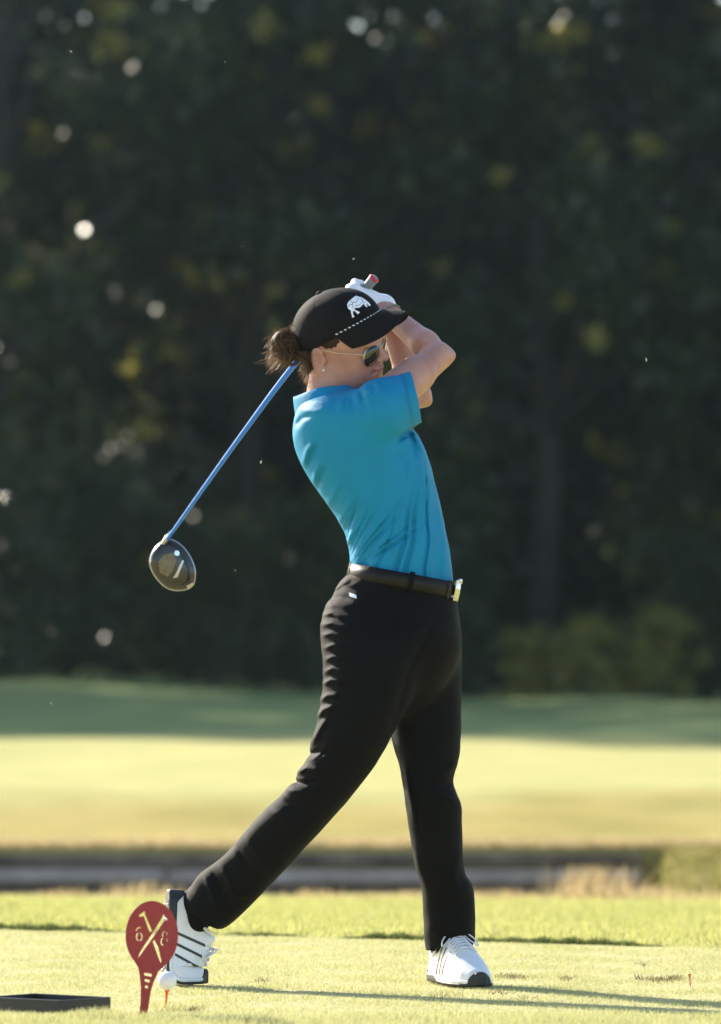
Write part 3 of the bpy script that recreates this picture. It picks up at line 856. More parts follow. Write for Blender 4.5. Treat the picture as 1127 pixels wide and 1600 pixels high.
# ---- trousers
pelvis = Loft([((549, 890), (711, 922), 14.31, .116), ((528, 918), (715, 945), 14.31, .126), ((508, 950), (719, 975), 14.305, .140), ((502, 990), (721, 1010), 14.30, .145), ((514, 1040), (708, 1050), 14.30, .125), ((545, 1085), (680, 1090), 14.30, .085), ((575, 1115), (650, 1120), 14.30, .04)], 30, 2.3)
legR = Loft([((540, 925), (630, 945), 14.28, .05), ((508, 965), (672, 990), 14.245, .092), ((503, 1000), (668, 1030), 14.235, .108), ((505, 1070), (642, 1095), 14.215, .098), ((496, 1130), (613, 1150), 14.21, .090), ((479, 1186), (580, 1205), 14.22, .083), ((452, 1228), (534, 1262), 14.235, .075), ((400, 1280), (466, 1337), 14.265, .066), ((352, 1335), (409, 1397), 14.305, .061), ((314, 1364), (364, 1441), 14.335, .060), ((296, 1388), (338, 1459), 14.345, .060), ((276, 1412), (318, 1486), 14.36, .060)], 56, 2.2)
legL = Loft([((640, 930), (690, 935), 14.34, .05), ((612, 965), (716, 970), 14.375, .088), ((604, 1000), (721, 1005), 14.385, .098), ((606, 1080), (721, 1078), 14.38, .092), ((611, 1150), (721, 1140), 14.37, .086), ((624, 1195), (717, 1186), 14.365, .078), ((631, 1240), (708, 1222), 14.36, .072), ((635, 1268), (721, 1257), 14.362, .071), ((640, 1298), (722, 1290), 14.37, .069), ((648, 1348), (724, 1342), 14.385, .066), ((654, 1370), (728, 1366), 14.39, .066), ((659, 1395), (740, 1388), 14.40, .067), ((662, 1442), (743, 1440), 14.41, .068), ((665, 1484), (742, 1478), 14.425, .068), ((672, 1516), (742, 1512), 14.435, .068)], 44, 2.2)
TROUSER_FOLDS = [
    ([(503, 962), (520, 958), (540, 966)], 3, 3.4), ([(501, 978), (520, 974), (548, 984)], 3.2, 3.6), ([(502, 994), (520, 990), (545, 996)], 3, 3.2), ([(505, 1014), (522, 1008), (548, 1016)], 3.2, 3.6), ([(507, 1032), (522, 1026), (540, 1030)], 3, 3.2), ([(506, 1052), (520, 1044), (545, 1050)], 3.4, 4.0), ([(503, 1070), (518, 1062), (540, 1066)], 3.2, 3.4), ([(500, 1096), (512, 1086), (532, 1085)], 4, 4.2), ([(494, 1122), (506, 1108), (528, 1100)], 4.2, 4.0), ([(484, 1168), (500, 1138), (512, 1120)], 5, 4.0),
    ([(480, 1180), (500, 1172), (530, 1178)], 4, -4), ([(462, 1208), (480, 1198), (505, 1204)], 4, 5.0), ([(455, 1220), (476, 1222), (500, 1218)], 4, -5.0), ([(447, 1232), (470, 1236), (500, 1244)], 5, 4.0), ([(436, 1245), (462, 1258), (480, 1275)], 5, -3.0), ([(420, 1262), (445, 1275), (470, 1300)], 6, 3.0),
    ([(380, 1305), (402, 1330), (420, 1365)], 6, 3.0), ([(368, 1318), (385, 1345), (395, 1380)], 5, -3.0), ([(342, 1348), (358, 1372), (366, 1400)], 5, 4.0), ([(330, 1358), (345, 1385), (352, 1420)], 4, -4.0), ([(318, 1366), (332, 1395), (340, 1430)], 4, 4.0), ([(395, 1400), (370, 1398), (352, 1385)], 4, 3),
    ([(600, 1160), (570, 1168), (540, 1160)], 8, 3.0), ([(690, 945), (640, 1040), (608, 1148)], 6, -2.2), ([(678, 940), (625, 1040), (592, 1140)], 14, 1.2), ([(595, 935), (603, 975), (590, 1015)], 4, 2.6),
    ([(520, 925), (532, 910), (552, 902)], 5, 2.6), ([(514, 938), (530, 934), (552, 938)], 5, -2.4), ([(508, 950), (526, 944), (556, 950)], 6, 2.2), ([(536, 908), (546, 914), (560, 915)], 4, 1.6),
    ([(716, 1190), (700, 1205), (680, 1210)], 5, 3.5), ([(712, 1222), (695, 1228), (670, 1226)], 5, -3.5), ([(718, 1255), (700, 1248), (680, 1250)], 5, 3.0), ([(632, 1190), (640, 1240), (650, 1290)], 4, 3.0), ([(642, 1200), (650, 1250), (658, 1310)], 4, -3.0), ([(645, 1320), (655, 1360), (672, 1400)], 5, 3.0), ([(722, 1330), (710, 1370), (720, 1400)], 6, 3.5), ([(738, 1386), (720, 1400), (690, 1405)], 6, 4.0), ([(732, 1410), (712, 1422), (680, 1425)], 5, -3.5), ([(740, 1438), (715, 1446), (690, 1440)], 6, 3.5), ([(664, 1448), (680, 1460), (700, 1462)], 5, 3.0),
]
hemR = nrm(W(322, 1420, 14.345) - W(340, 1402, 14.325)); hemRp = W(322, 1421, 14.345)
def sdf_trousers(P):
    d = smin(legR(P), legL(P), .012)
    d = smin(d, pelvis(P), .022)
    d = d - 1.15 * folds(P, TROUSER_FOLDS, 14.34, .06)
    d = d - gathers(P, 618, 1140, 100, 150, 20, 150, 5, .003, .7, 14.34) - gathers(P, 470, 1205, -50, 60, 16, 110, 6, .0035, 1.9, 14.34)
    d = d - .0009 * np.sin(P[:, 0] * 38 + 4 * np.sin(P[:, 2] * 22)) * np.sin(P[:, 2] * 33 + P[:, 1] * 50)
    zp_ = .118 - .46 * (P[:, 1] - 14.35) + .42 * (P[:, 0] - .225)
    d = np.maximum(d, np.where(P[:, 0] > 0, (zp_ - P[:, 2]) * .85, -1.))
    d = np.maximum(d, np.where(P[:, 0] < 0, ((P - f32(W(320, 1421, 14.345))) @ f32(nrm((-.66, .42, -.75)))) * .9, -1.))
    d = np.maximum(d, -rcone(P, W(316, 1425, 14.345), W(290, 1458, 14.36), .046, .046))
    d = np.maximum(d, -rcone(P, W(706, 1482, 14.425), W(706, 1540, 14.425), .054, .056))
    return d
trousers = part('trousers', mesh_sdf(sdf_trousers, (-.44, 14.05, .08), (.31, 14.55, 1.02), .0036, 2.2), 'trouser')
shirt_bvh = BVHTree.FromPolygons([tuple(v) for v in body_v[:0]] or [(0, 0, 0), (1, 0, 0), (0, 1, 0)], [(0, 1, 2)])

def sdf_sock(P):
    d = rcone(P, W(330, 1388, 14.335), W(312, 1408, 14.345), .040, .038)
    d = smin(d, rcone(P, W(312, 1408, 14.345), W(308, 1438, 14.355), .037, .032), .01)
    return d
part('sock', mesh_sdf(sdf_sock, W(312, 1415, 14.345) - .12, W(312, 1415, 14.345) + .12, .004), 'trouser')
def sdf_sock2(P):
    return rcone(P, W(706, 1440, 14.42), W(707, 1500, 14.415), .040, .038)
part('sock', mesh_sdf(sdf_sock2, W(706, 1470, 14.42) - .12, W(706, 1470, 14.42) + .12, .004), 'trouser')

# ---- belt on an ellipse round the waist
def waist(a, z_off, out):
    c = W(629.5, 909, 14.31); u = nrm(W(712, 924, 14.31) - W(547, 894, 14.31)); up = np.cross(u, np.array([0, 1., 0])); up *= np.sign(up[2])
    ru, rv = .1275 + out, .1205 + out
    ca, sa = math.cos(a), math.sin(a)
    k = (abs(ca) ** 2.3 + abs(sa) ** 2.3) ** (-1 / 2.3)
    return c + u * (ru * ca * k) - np.array([0, 1., 0]) * (rv * sa * k) + up * z_off
def band(z0, z1, o0, o1, n=96, a0=0, a1=2 * math.pi, closed=True):
    V, Fs = [], []
    for i in range(n):
        a = a0 + (a1 - a0) * i / (n if closed else n - 1)
        V += [waist(a, z0, o0), waist(a, z0, o1), waist(a, (z0 + z1) / 2, o1 + .0012), waist(a, z1, o1), waist(a, z1, o0)]
    for i in range(n if closed else n - 1):
        j = (i + 1) % n
        for k in range(5):
            l = (k + 1) % 5
            Fs.append((i * 5 + k, i * 5 + l, j * 5 + l, j * 5 + k))
    return np.array(V), Fs
part('waistband', band(-.030, -.017, -.006, .002), 'trouser', trousers)
belt = part('belt', band(-.0185, .0205, -.004, .0035), 'belt')
for a in (math.radians(168), math.radians(262 - 180 + 0), math.radians(-60), math.radians(-140)):
    part('belt_loop', band(-.026, .026, .002, .0065, 6, a - .045, a + .045, False), 'trouser', trousers)
# buckle: curved plate, prong bar
bz = []
bk = part('buckle', band(-.023, .024, .004, .010, 12, -.16, .50, False), 'chrome', belt)
a = .20
bk2 = part('keeper', band(-.021, .0225, .003, .008, 4, .62, .68, False), 'belt', belt)
v1 = tube([waist(.48, .022, .008), waist(.20, .028, .010), waist(-.08, .022, .010)], .0035, 8)
part('buckle_bar', v1, 'chrome', belt)
# small woven label above the pocket
lab = W(552, 930, 14.31)

# ---- generic patch laid on a surface by casting rays
def cast_patch(bvh, inside, x0, x1, y0, y1, step, ray, off):
    nxp, nyp = int((x1 - x0) / step) + 1, int((y1 - y0) / step) + 1
    ids, V = {}, []
    def vert(i, j):
        if (i, j) not in ids:
            o, dr = ray(x0 + i * step, y0 + j * step)
            hit, n, _, _ = bvh.ray_cast(Vector(o), Vector(dr))
            if hit is None: ids[(i, j)] = None
            else:
                if n.dot(Vector(dr)) > 0: n = -n
                ids[(i, j)] = len(V); V.append(np.array(hit + n * off))
        return ids[(i, j)]
    Fs = []
    for i in range(nxp):
        for j in range(nyp):
            if inside(x0 + (i + .5) * step, y0 + (j + .5) * step):
                q = [vert(i, j), vert(i, j + 1), vert(i + 1, j + 1), vert(i + 1, j)]
                if None not in q: Fs.append(tuple(q))
    return np.array(V), Fs
def in_poly(poly):
    def f(x, y):
        c = False; n = len(poly)
        for i in range(n):
            (xa, ya_), (xb, yb) = poly[i], poly[i - 1]
            if (ya_ > y) != (yb > y) and x < (xb - xa) * (y - ya_) / (yb - ya_) + xa: c = not c
        return c
    return f
def view_ray(x, y):
    return (W(x, y, 13.5), nrm(W(x, y, 15) - W(x, y, 13.5)))
def bvh_of(o):
    me = o.data
    vs = np.zeros(len(me.vertices) * 3); me.vertices.foreach_get('co', vs)
    off = BASE
    return BVHTree.FromPolygons([Vector(v) for v in vs.reshape(-1, 3) + off], [tuple(p.vertices) for p in me.polygons])
tb = bvh_of(trousers)
pv = cast_patch(tb, in_poly([(546, 926), (557, 930), (558, 936), (547, 932)]), 545, 559, 925, 937, .7, view_ray, .0015)
part('woven_label', pv, 'white_thread', trousers)
pv = cast_patch(tb, lambda x, y: abs((y - 930) - (x - 513) * -.72 - 0) < 1.3 and 514 < x < 546, 512, 548, 902, 934, .6, view_ray, .0012)
if len(pv[1]): part('pocket_welt', pv, 'trouser', trousers)

M['shirt_seam'] = mat_simple('blue_stitching', (.0015, .12, .27), .7, .2, 300)
shb = bvh_of(shirt)
def seg_mask(pts, w):
    def f(x, y):
        for (xa, ya_), (xb, yb) in zip(pts[:-1], pts[1:]):
            tt = max(0, min(1, ((x - xa) * (xb - xa) + (y - ya_) * (yb - ya_)) / ((xb - xa) ** 2 + (yb - ya_) ** 2)))
            if math.hypot(x - xa - tt * (xb - xa), y - ya_ - tt * (yb - ya_)) < w: return True
        return False
    return f
for pts in ([(629, 582), (635, 600), (641, 630), (648, 668)], [(626, 584), (632, 602), (638, 632), (645, 672)]):
    pv = cast_patch(shb, seg_mask(pts, .55), 622, 656, 578, 680, .45, view_ray, .0006)
    if len(pv[1]): part('hem_stitching', pv, 'shirt_seam', shirt)

# ---- cap
CF = frame(25, -22.5, 17); CO = W(529, 517, YC)
LF_, LS_, LH_ = .116, .090, .101
def cl(p): return CO + np.asarray(p, float) @ CF
def dome(phi, psi, out=0.):
    seam = 0
    for k in range(6):
        dphi = (phi - math.radians(30 + 60 * k) + math.pi) % (2 * math.pi) - math.pi
        seam += math.exp(-(dphi * math.cos(psi) / .018) ** 2)
    c, s = math.cos(psi) ** (.86 + .16 * max(0, math.cos(phi))), math.sin(psi)
    r = 1 + out / .1 - .017 * seam * (psi < 1.5)
    ruf = .0016 * math.sin(5 * phi + 4 * psi) * math.cos(psi)
    return cl((LF_ * r * c * math.cos(phi) + ruf, LS_ * r * c * math.sin(phi) + ruf, LH_ * (1 + out / .1) * s ** .95 - .012 * (1 - s) * (1 - math.cos(phi)) / 2))
nphi, npsi = 144, 26
V = [dome(2 * math.pi * i / nphi, math.pi / 2 * j / npsi) for j in range(npsi) for i in range(nphi)] + [cl((0, 0, LH_))]
Fc = [(j * nphi + i, j * nphi + (i + 1) % nphi, (j + 1) * nphi + (i + 1) % nphi, (j + 1) * nphi + i) for j in range(npsi - 1) for i in range(nphi)]
Fc += [((npsi - 1) * nphi + i, (npsi - 1) * nphi + (i + 1) % nphi, len(V) - 1) for i in range(nphi)]
Fc = [q[::-1] for q in Fc]
cap = part('cap', (np.array(V), Fc), 'cap')
sol = cap.modifiers.new('thick', 'SOLIDIFY'); sol.thickness = .0025; sol.offset = -1
v, f = [], []
for j, (r, z) in enumerate([(.0082, -.003), (.0082, .001), (.006, .0042), (.0025, .0056)]):
    v += [cl((r * math.cos(a), r * math.sin(a), LH_ + z)) for a in np.linspace(0, 2 * math.pi, 16, endpoint=False)]
f = [(j * 16 + i, j * 16 + (i + 1) % 16, (j + 1) * 16 + (i + 1) % 16, (j + 1) * 16 + i) for j in range(3) for i in range(16)] + [tuple(48 + i for i in range(16))]
part('top_button', (np.array(v), [q[::-1] for q in f]), 'cap', cap)
# brim
def brim_pt(s, t_):
    """s -1..1 across, t 0..1 outwards"""
    phi = s * math.radians(80)
    b = np.array([LF_ * math.cos(phi), LS_ * math.sin(phi), 0.])
    ext = .061 * max(0., 1 - abs(s) ** 3.2) ** .55
    p = b + np.array([ext * t_, 0, 0])
    arch = (.016 + .020 * t_) * (abs(p[1]) / .085) ** 1.5
    p[2] = .001 - (.38 * ext * t_) - arch * min(1, t_ * 1.8) * (ext > .004) - .12 * ext * t_ * t_
    p[1] *= 1 - .05 * t_
    return p
ns, ntt = 48, 14
V = [cl(brim_pt(-1 + 2 * i / ns, j / ntt)) for j in range(ntt + 1) for i in range(ns + 1)]
Fc = [(j * (ns + 1) + i, j * (ns + 1) + i + 1, (j + 1) * (ns + 1) + i + 1, (j + 1) * (ns + 1) + i) for j in range(ntt) for i in range(ns)]
brim = part('brim', (np.array(V), [q[::-1] for q in Fc]), 'cap', cap)
sol = brim.modifiers.new('thick', 'SOLIDIFY'); sol.thickness = .003; sol.offset = 0
# twisted rope along the brim seam: black and white pieces
for par in (0, 1):
    ps = []
    n = 54
    for i in range(n):
        if i % 2 != par: continue
        s0, s1 = -.97 + 1.94 * i / n, -.97 + 1.94 * (i + .95) / n
        def rp(s, up):
            phi = s * math.radians(80)
            return cl((LF_ * 1.012 * math.cos(phi), LS_ * 1.012 * math.sin(phi), .0015 + up))
        ps.append(tube([rp(s0, -.0012), rp((s0 + s1) / 2, .0), rp(s1, .0012)], [.0012, .0019, .0012], 6))
    part('rope_trim', merge(ps), 'white_thread' if par else 'black_thread', cap)
# animal emblem on the front panel
zz = lambda pts: [(410 + a / 4.9, 430 + b / 4.9) for a, b in pts]
zz = lambda pts: [(535 + a / 18.78, 450 + b / 18.78) for a, b in pts]
body_poly = in_poly(zz([(145, 480), (170, 410), (260, 330), (330, 270), (410, 222), (470, 250), (560, 270), (640, 320), (760, 410), (830, 500), (790, 530), (740, 480), (700, 455), (740, 540), (710, 565), (660, 520), (625, 470), (600, 480), (560, 530), (490, 580), (380, 580), (350, 620), (400, 650), (510, 700), (500, 730), (440, 765), (415, 720), (360, 670), (320, 675), (310, 740), (330, 800), (355, 825), (320, 860), (285, 860), (275, 790), (250, 720), (245, 650), (180, 615), (150, 560)]))
lines = [zz(q) for q in ([(170, 540), (230, 470), (290, 490)], [(250, 380), (300, 430), (290, 490), (320, 580)], [(300, 430), (400, 420), (480, 300)], [(380, 530), (480, 500), (560, 450)], [(560, 290), (580, 380), (640, 440)])]
def em_in(x, y):
    if not body_poly(x, y): return False
    for L in lines:
        for (xa, ya_), (xb, yb) in zip(L[:-1], L[1:]):
            tt = max(0, min(1, ((x - xa) * (xb - xa) + (y - ya_) * (yb - ya_)) / ((xb - xa) ** 2 + (yb - ya_) ** 2)))
            if math.hypot(x - xa - tt * (xb - xa), y - ya_ - tt * (yb - ya_)) < .34: return False
    return True
cb = bvh_of(cap)
pv = cast_patch(cb, em_in, 540, 582, 458, 500, .34, view_ray, .0012)
part('emblem', pv, 'white_thread', cap)

# ---- hair
def sdf_hair(P):
    q = (P - f32(HO)) @ f32(HF).T
    d = ell(q, (-.040, 0, .004), (.068, .074, .072))
    d = smin(d, ell(q, (-.050, 0, -.046), (.026, .048, .046)), .03)
    s = q.copy(); s[:, 1] = np.abs(s[:, 1])
    d = smin(d, ell(s, (-.006, .060, .046), (.034, .017, .028)), .01)
    d = smax(d, -ell(s, (-.022, .085, -.006), (.022, .03, .031)), .006)
    d = d - .0012 * np.sin(q[:, 2] * 420 + q[:, 0] * 260 + 2 * np.sin(q[:, 0] * 90))
    return d
hair = part('hair', mesh_sdf(sdf_hair, HO - .13, HO + .13, .0028), 'hair')
BC = W(444, 538, 14.31)
bun_parts = [(W(448, 536, 14.30), (.020, .026, .034), 25), (W(436, 530, 14.29), (.019, .022, .026), -30), (W(434, 546, 14.30), (.021, .022, .022), 20), (W(447, 553, 14.29), (.022, .024, .024), 50), (W(440, 540, 14.33), (.024, .02, .030), 0), (W(460, 545, 14.31), (.020, .028, .034), 15)]
def sdf_bun(P):
    d = None
    for c_, r_, an in bun_parts:
        a_ = math.radians(an); A = np.array([[math.cos(a_), 0, math.sin(a_)], [0, 1, 0], [-math.sin(a_), 0, math.cos(a_)]])
        e = ell(P, c_, r_, A); d = e if d is None else smin(d, e, .005)
    q = P - f32(BC)
    th = np.arctan2(q[:, 2], q[:, 0]); rr = np.linalg.norm(q[:, [0, 2]], axis=1)
    return d - .0009 * np.sin(th * 3 + rr * 300 + q[:, 1] * 190) - .0008 * np.sin(q[:, 1] * 500 + th * 12 + rr * 900)
part('bun', mesh_sdf(lambda P: sdf_bun(P) + .003, BC - .075, BC + .075, .0025), 'hair', hair)
rs = np.random.default_rng(9)
st = []
def strand(p0, d0, L, curl, r=.00034):
    p = [np.asarray(p0, float)]; d_ = nrm(d0)
    for k in range(6):
        d_ = nrm(d_ + rs.normal(0, curl, 3) + np.array([0, 0, -.10])); p.append(p[-1] + d_ * L / 6)
    st.append(tube(p, np.linspace(r, r * .5, 7), 3, caps=False))
def wrap_strand(c_, rad, L):
    g = rs.normal(0, 1, 3); g /= np.linalg.norm(g)
    ax = nrm(np.array([.35, -.85, .25]) + rs.normal(0, .35, 3)); lift = rs.uniform(.92, 1.12)
    p = []
    for k in range(12):
        tang = np.cross(ax, g); tang = nrm(tang + .25 * g * (k > 8) * (lift > 1.02))
        g = nrm(g + tang * L); p.append(c_ + g * rad * (lift + .012 * k * (lift > 1.05)) + rs.normal(0, .0006, 3))
    st.append(tube(p, np.linspace(.00055, .0004, 12), 3, caps=False))
for k in range(750):
    wrap_strand(W(446, 538, 14.303), np.array([.024, .029, .032]), rs.uniform(.12, .30))
for k in range(200):
    wrap_strand(W(455, 546, 14.303), np.array([.026, .034, .034]), rs.uniform(.12, .25))
for k in range(260):   # drawn back under the cap towards the bun
    y0_ = rs.uniform(548, 585); yy_ = rs.uniform(14.235, 14.30)
    p0 = W(487 - (y0_ - 548) * .12 + rs.normal(0, 1.5), y0_, yy_)
    st.append(tube(catmull([p0, W(478, 556 + (y0_ - 560) * .6, yy_ - .008), W(468, 553 + (y0_ - 560) * .4, yy_ + .01), W(455, 548, 14.29)], 9), .00045, 3, caps=False))
n_wrap = len(st)
for k in range(300):
    g = rs.normal(0, 1, 3); g /= np.linalg.norm(g)
    c_ = W(441, 538, 14.305)
    g[0] = -abs(g[0]) if rs.random() < .75 else g[0]
    tang = np.cross(g, rs.normal(0, 1, 3))
    strand(c_ + g * np.array([.023, .028, .030]), nrm(g * .7 + nrm(tang)), rs.uniform(.012, .040), .35)
for k in range(150):   # loose ends hanging under the bun
    strand(W(rs.uniform(425, 460), rs.uniform(548, 568), rs.uniform(14.27, 14.34)), (-.9 + rs.normal(0, .4), rs.normal(0, .3), -.5 + rs.normal(0, .3)), rs.uniform(.02, .05), .28)
for k in range(200):   # nape
    yy = rs.uniform(566, 603)
    strand(W(474 + (yy - 566) * .32 + rs.normal(0, 3), yy, rs.uniform(14.25, 14.33)), (-.6 + rs.normal(0, .3), rs.normal(0, .3), -.7), rs.uniform(.008, .026), .3)
for k in range(60):
    yy = rs.uniform(500, 545)
    strand(W(462 + rs.normal(0, 3), yy, rs.uniform(14.26, 14.34)), (-1, rs.normal(0, .4), rs.normal(0, .5)), rs.uniform(.01, .03), .3)
part('loose_strands', merge(st[:n_wrap]), 'strand', hair)
M['strand_sunlit'] = mat_leafy('sun_painted_strand', [(0, (.20, .11, .055)), (1, (.50, .32, .18))], .5, .35)  # paler copy of the strand colour, painted as if lit by the sun
part('flyaway_hair', merge(st[n_wrap:]), 'strand_sunlit', hair)

# ---- sunglasses, earring
sg = part('sunglasses', tube([hl((.1005, -.010, .022)), hl((.104, 0, .024)), hl((.1005, .010, .022))], .0011, 8), 'gold')
def lens_outline(sd, n=40, k=1.0):
    out = []
    for a in np.linspace(0, 2 * math.pi, n, endpoint=False):
        ca, sa = math.cos(a), math.sin(a)
        w_ = .0285 * k * (abs(ca) ** .9) * np.sign(ca); h_ = .0245 * k * (abs(sa) ** .9) * np.sign(sa)
        if sa < 0: w_ = w_ * (1 - .22 * abs(sa)) + .004 * abs(sa)
        lat = .0352 + w_; up = .008 + h_ + (.0 if sa < 0 else -.002 * ca)
        fw = .1005 - .27 * max(0, lat - .012) - .06 * max(0, -h_)
        out.append((fw, sd * lat, up))
    return np.array(out)
for sd_ in (1, -1):
    ol = lens_outline(sd_)
    P_ = np.array([hl(p) for p in ol])
    cen = np.array([hl(ol.mean(0) + (.003, 0, 0))])
    n = len(P_)
    mid_ = np.array([hl(.55 * p + .45 * (ol.mean(0)) + np.array([.0022, 0, 0])) for p in ol])
    V = np.vstack([P_, mid_, cen])
    Fc = [(i, (i + 1) % n, n + (i + 1) % n, n + i) for i in range(n)] + [(n + i, n + (i + 1) % n, 2 * n) for i in range(n)]
    ln = part('lens', (V, Fc), 'lens', sg)
    so = ln.modifiers.new('thick', 'SOLIDIFY'); so.thickness = .0015
    part('rim', tube(P_, .00105, 8, closed=True), 'gold', sg)
    ou = ol[np.argmax(ol[:, 1] * sd_)]
    part('temple_arm', tube(catmull([hl((ou[0], ou[1], ou[2] + .008)), hl((ou[0] - .006, sd_ * .068, .019)), hl((.03, sd_ * .0745, .019)), hl((-.018, sd_ * .0765, .022)), hl((-.040, sd_ * .0775, .008))], 16), .0009, 6), 'gold', sg)
bm = bmesh.new(); bmesh.ops.create_icosphere(bm, subdivisions=2, radius=.0030)
ev = np.array([v.co[:] for v in bm.verts]) + hl((-.012, .083, -.025)); ef = [tuple(v.index for v in f_.verts) for f_ in bm.faces]; bm.free()
part('earring', (ev, ef), 'pearl')

# ---- glove and bracelet
gl_ax = nrm(E_L - H_L)
def sdf_glove(P):
    d = left_hand(P, .0022)
    w0 = H_L + gl_ax * .034
    d = smin(d, rcone(P, H_L, w0, .0275, .0295), .006)
    d = np.maximum(d, (P - f32(w0)) @ f32(gl_ax))
    return d
part('golf_glove', mesh_sdf(sdf_glove, np.minimum(CL, H_L) - .10, np.maximum(CL, H_L) + .10, .0024), 'glove')
wr_ax = nrm(E_R - H_R); wc = H_R + wr_ax * .012
s1 = nrm(np.cross(wr_ax, (0, 1, 0))); s2_ = np.cross(wr_ax, s1)
M['bracelet'] = mat_simple('green_grey_band', (.16, .19, .15), .5, .1, 60)
part('bracelet', tube([wc + .0285 * (s1 * math.cos(a) + s2_ * math.sin(a)) for a in np.linspace(0, 2 * math.pi, 28, endpoint=False)], .0022, 8, closed=True), 'bracelet')

# ---- shoes
sh_x = np.array([.004, .02, .045, .08, .115, .15, .19, .225, .255, .278, .290])
sh_w = np.array([.018, .029, .034, .036, .0375, .042, .0475, .047, .040, .028, .010])
sh_t = np.array([.070, .084, .090, .098, .112, .108, .090, .068, .052, .041, .030])
def sdf_shoe(P):
    x = P[:, 0]
    w = np.interp(x, sh_x, sh_w); tp = np.interp(x, sh_x, sh_t)
    cz = .012; hz = tp - cz
    yy = P[:, 1] - .010 * sstep(.12, .26, x) * .6
    k = (np.abs(yy / w) ** 2.4 + np.abs((P[:, 2] - cz) / hz) ** 2.4) ** (1 / 2.4); k = np.maximum(k, 1e-3)
    rad = np.hypot(yy, P[:, 2] - cz) + 1e-6
    d = rad * (k - 1) / k * .85
    d = np.maximum(d, np.maximum(sh_x[0] - x, x - sh_x[-1]))
    d = np.maximum(d, .014 - P[:, 2])
    zo_ = np.interp(x, [0, .02, .045, .07, .095, .108], [.083, .073, .062, .070, .102, .2])
    d = smax(d, (P[:, 2] - zo_) * .75, .006)
    d = smin(d, ell(P, (.112, .002, .106), (.012, .021, .015)), .008)     # tongue
    return d
def sdf_sole(P):
    x = P[:, 0]
    w = np.interp(x, sh_x, sh_w) + .0045
    yy = P[:, 1] - .010 * sstep(.12, .26, x) * .6
    d = np.abs(yy) - w
    d = np.maximum(d, np.maximum(-.002 - x, x - .2945))
    top = .0075 + .028 * sstep(.262, .278, x) * np.clip(1 - (yy / .031) ** 2, 0, 1) ** .6 + .014 * sstep(.12, .09, x) + .018 * sstep(.030, .004, x)
    d = smax(d, np.maximum(-P[:, 2], P[:, 2] - top), .006)
    arch = ell(P, (.135, 0, -.013), (.040, .09, .016))
    return smax(d, -arch, .004)
def sdf_mid(P):
    x = P[:, 0]
    w = np.interp(x, sh_x, sh_w) + .0036
    yy = P[:, 1] - .010 * sstep(.12, .26, x) * .6
    d = np.maximum(np.abs(yy) - w, np.maximum(.001 - x, x - .2935))
    return smax(d, np.maximum(.005 - P[:, 2], P[:, 2] - .0165 - .004 * sstep(.16, .08, x)), .006)
mi_v, mi_f = mesh_sdf(sdf_mid, (-.012, -.07, -.012), (.31, .07, .07), .0026)
up_v, up_f = mesh_sdf(sdf_shoe, (-.01, -.07, -.005), (.31, .07, .14), .0026)
so_v, so_f = mesh_sdf(sdf_sole, (-.012, -.07, -.012), (.31, .07, .07), .0026)
ub = BVHTree.FromPolygons([Vector(v) for v in up_v], [tuple(q) for q in up_f])
SHOE = [('upper', (up_v, up_f), 'white_shoe'), ('sole', (so_v, so_f), 'sole'), ('midsole', (mi_v, mi_f), 'white_shoe')]
for sd_ in (1, -1):
    ray = lambda x, z, s=sd_: ((x, s * .12, z), (0, -s, 0))
    for i in range(3):
        x0 = .105 + i * .026
        poly = in_poly([(x0 - .010, .020), (x0 - .003, .020), (x0 + .026, .094 - i * .008), (x0 + .019, .094 - i * .008)])
        pv = cast_patch(ub, poly, x0 - .015, x0 + .036, .018, .098, .0009, ray, .0010)
        if len(pv[1]): SHOE.append(('stripe', pv, 'stripe'))
    # heel counter seam
    pv = cast_patch(ub, lambda x, z: abs(math.hypot(x - .055, z - .085) - .040) < .0009 and z < .075, .015, .10, .02, .09, .0012, ray, .0006)
    if len(pv[1]): SHOE.append(('seam', pv, 'cleat'))
def top_pt(x, y, off=.0022):
    h_, n_, _, _ = ub.ray_cast(Vector((x, y, .3)), Vector((0, 0, -1)))
    return np.array(h_ + n_ * off) if h_ else np.array([x, y, .06])
for i in range(6):
    x0 = .128 + i * .0125; wd = .022 + .001 * i
    for s in (1, -1):
        SHOE.append(('lace', tube(catmull([top_pt(x0, -s * wd), top_pt(x0 + .004, -s * wd * .4, .004), top_pt(x0 + .008, s * wd * .4, .003 + .002 * (s > 0)), top_pt(x0 + .012, s * wd)], 10), .0019, 6), 'lace'))
kn = top_pt(.132, .002, .006)
for s in (1, -1):
    SHOE.append(('lace', tube(catmull([kn, kn + (.006, s * .018, .006), kn + (.016, s * .040, -.010), kn + (.026, s * .046, -.026), kn + (.022, s * .034, -.018), kn + (.008, s * .012, .0), kn], 22), .0016, 6), 'lace'))
    SHOE.append(('lace', tube(catmull([kn, kn + (.004, s * .012, .006), kn + (.002, s * .022, -.004 + .016 * (s > 0))], 10), .0016, 6), 'lace'))
SHOE.append(('collar_lining', tube(catmull([(.012, 0, .077), (.022, .022, .073), (.045, .029, .064), (.07, .031, .071), (.092, .030, .098), (.100, .020, .110)], 30), .004, 8), 'white_shoe'))
SHOE.append(('collar_lining', tube(catmull([(.012, 0, .077), (.022, -.022, .073), (.045, -.029, .064), (.07, -.031, .071), (.092, -.030, .098), (.100, -.020, .110)], 30), .004, 8), 'white_shoe'))
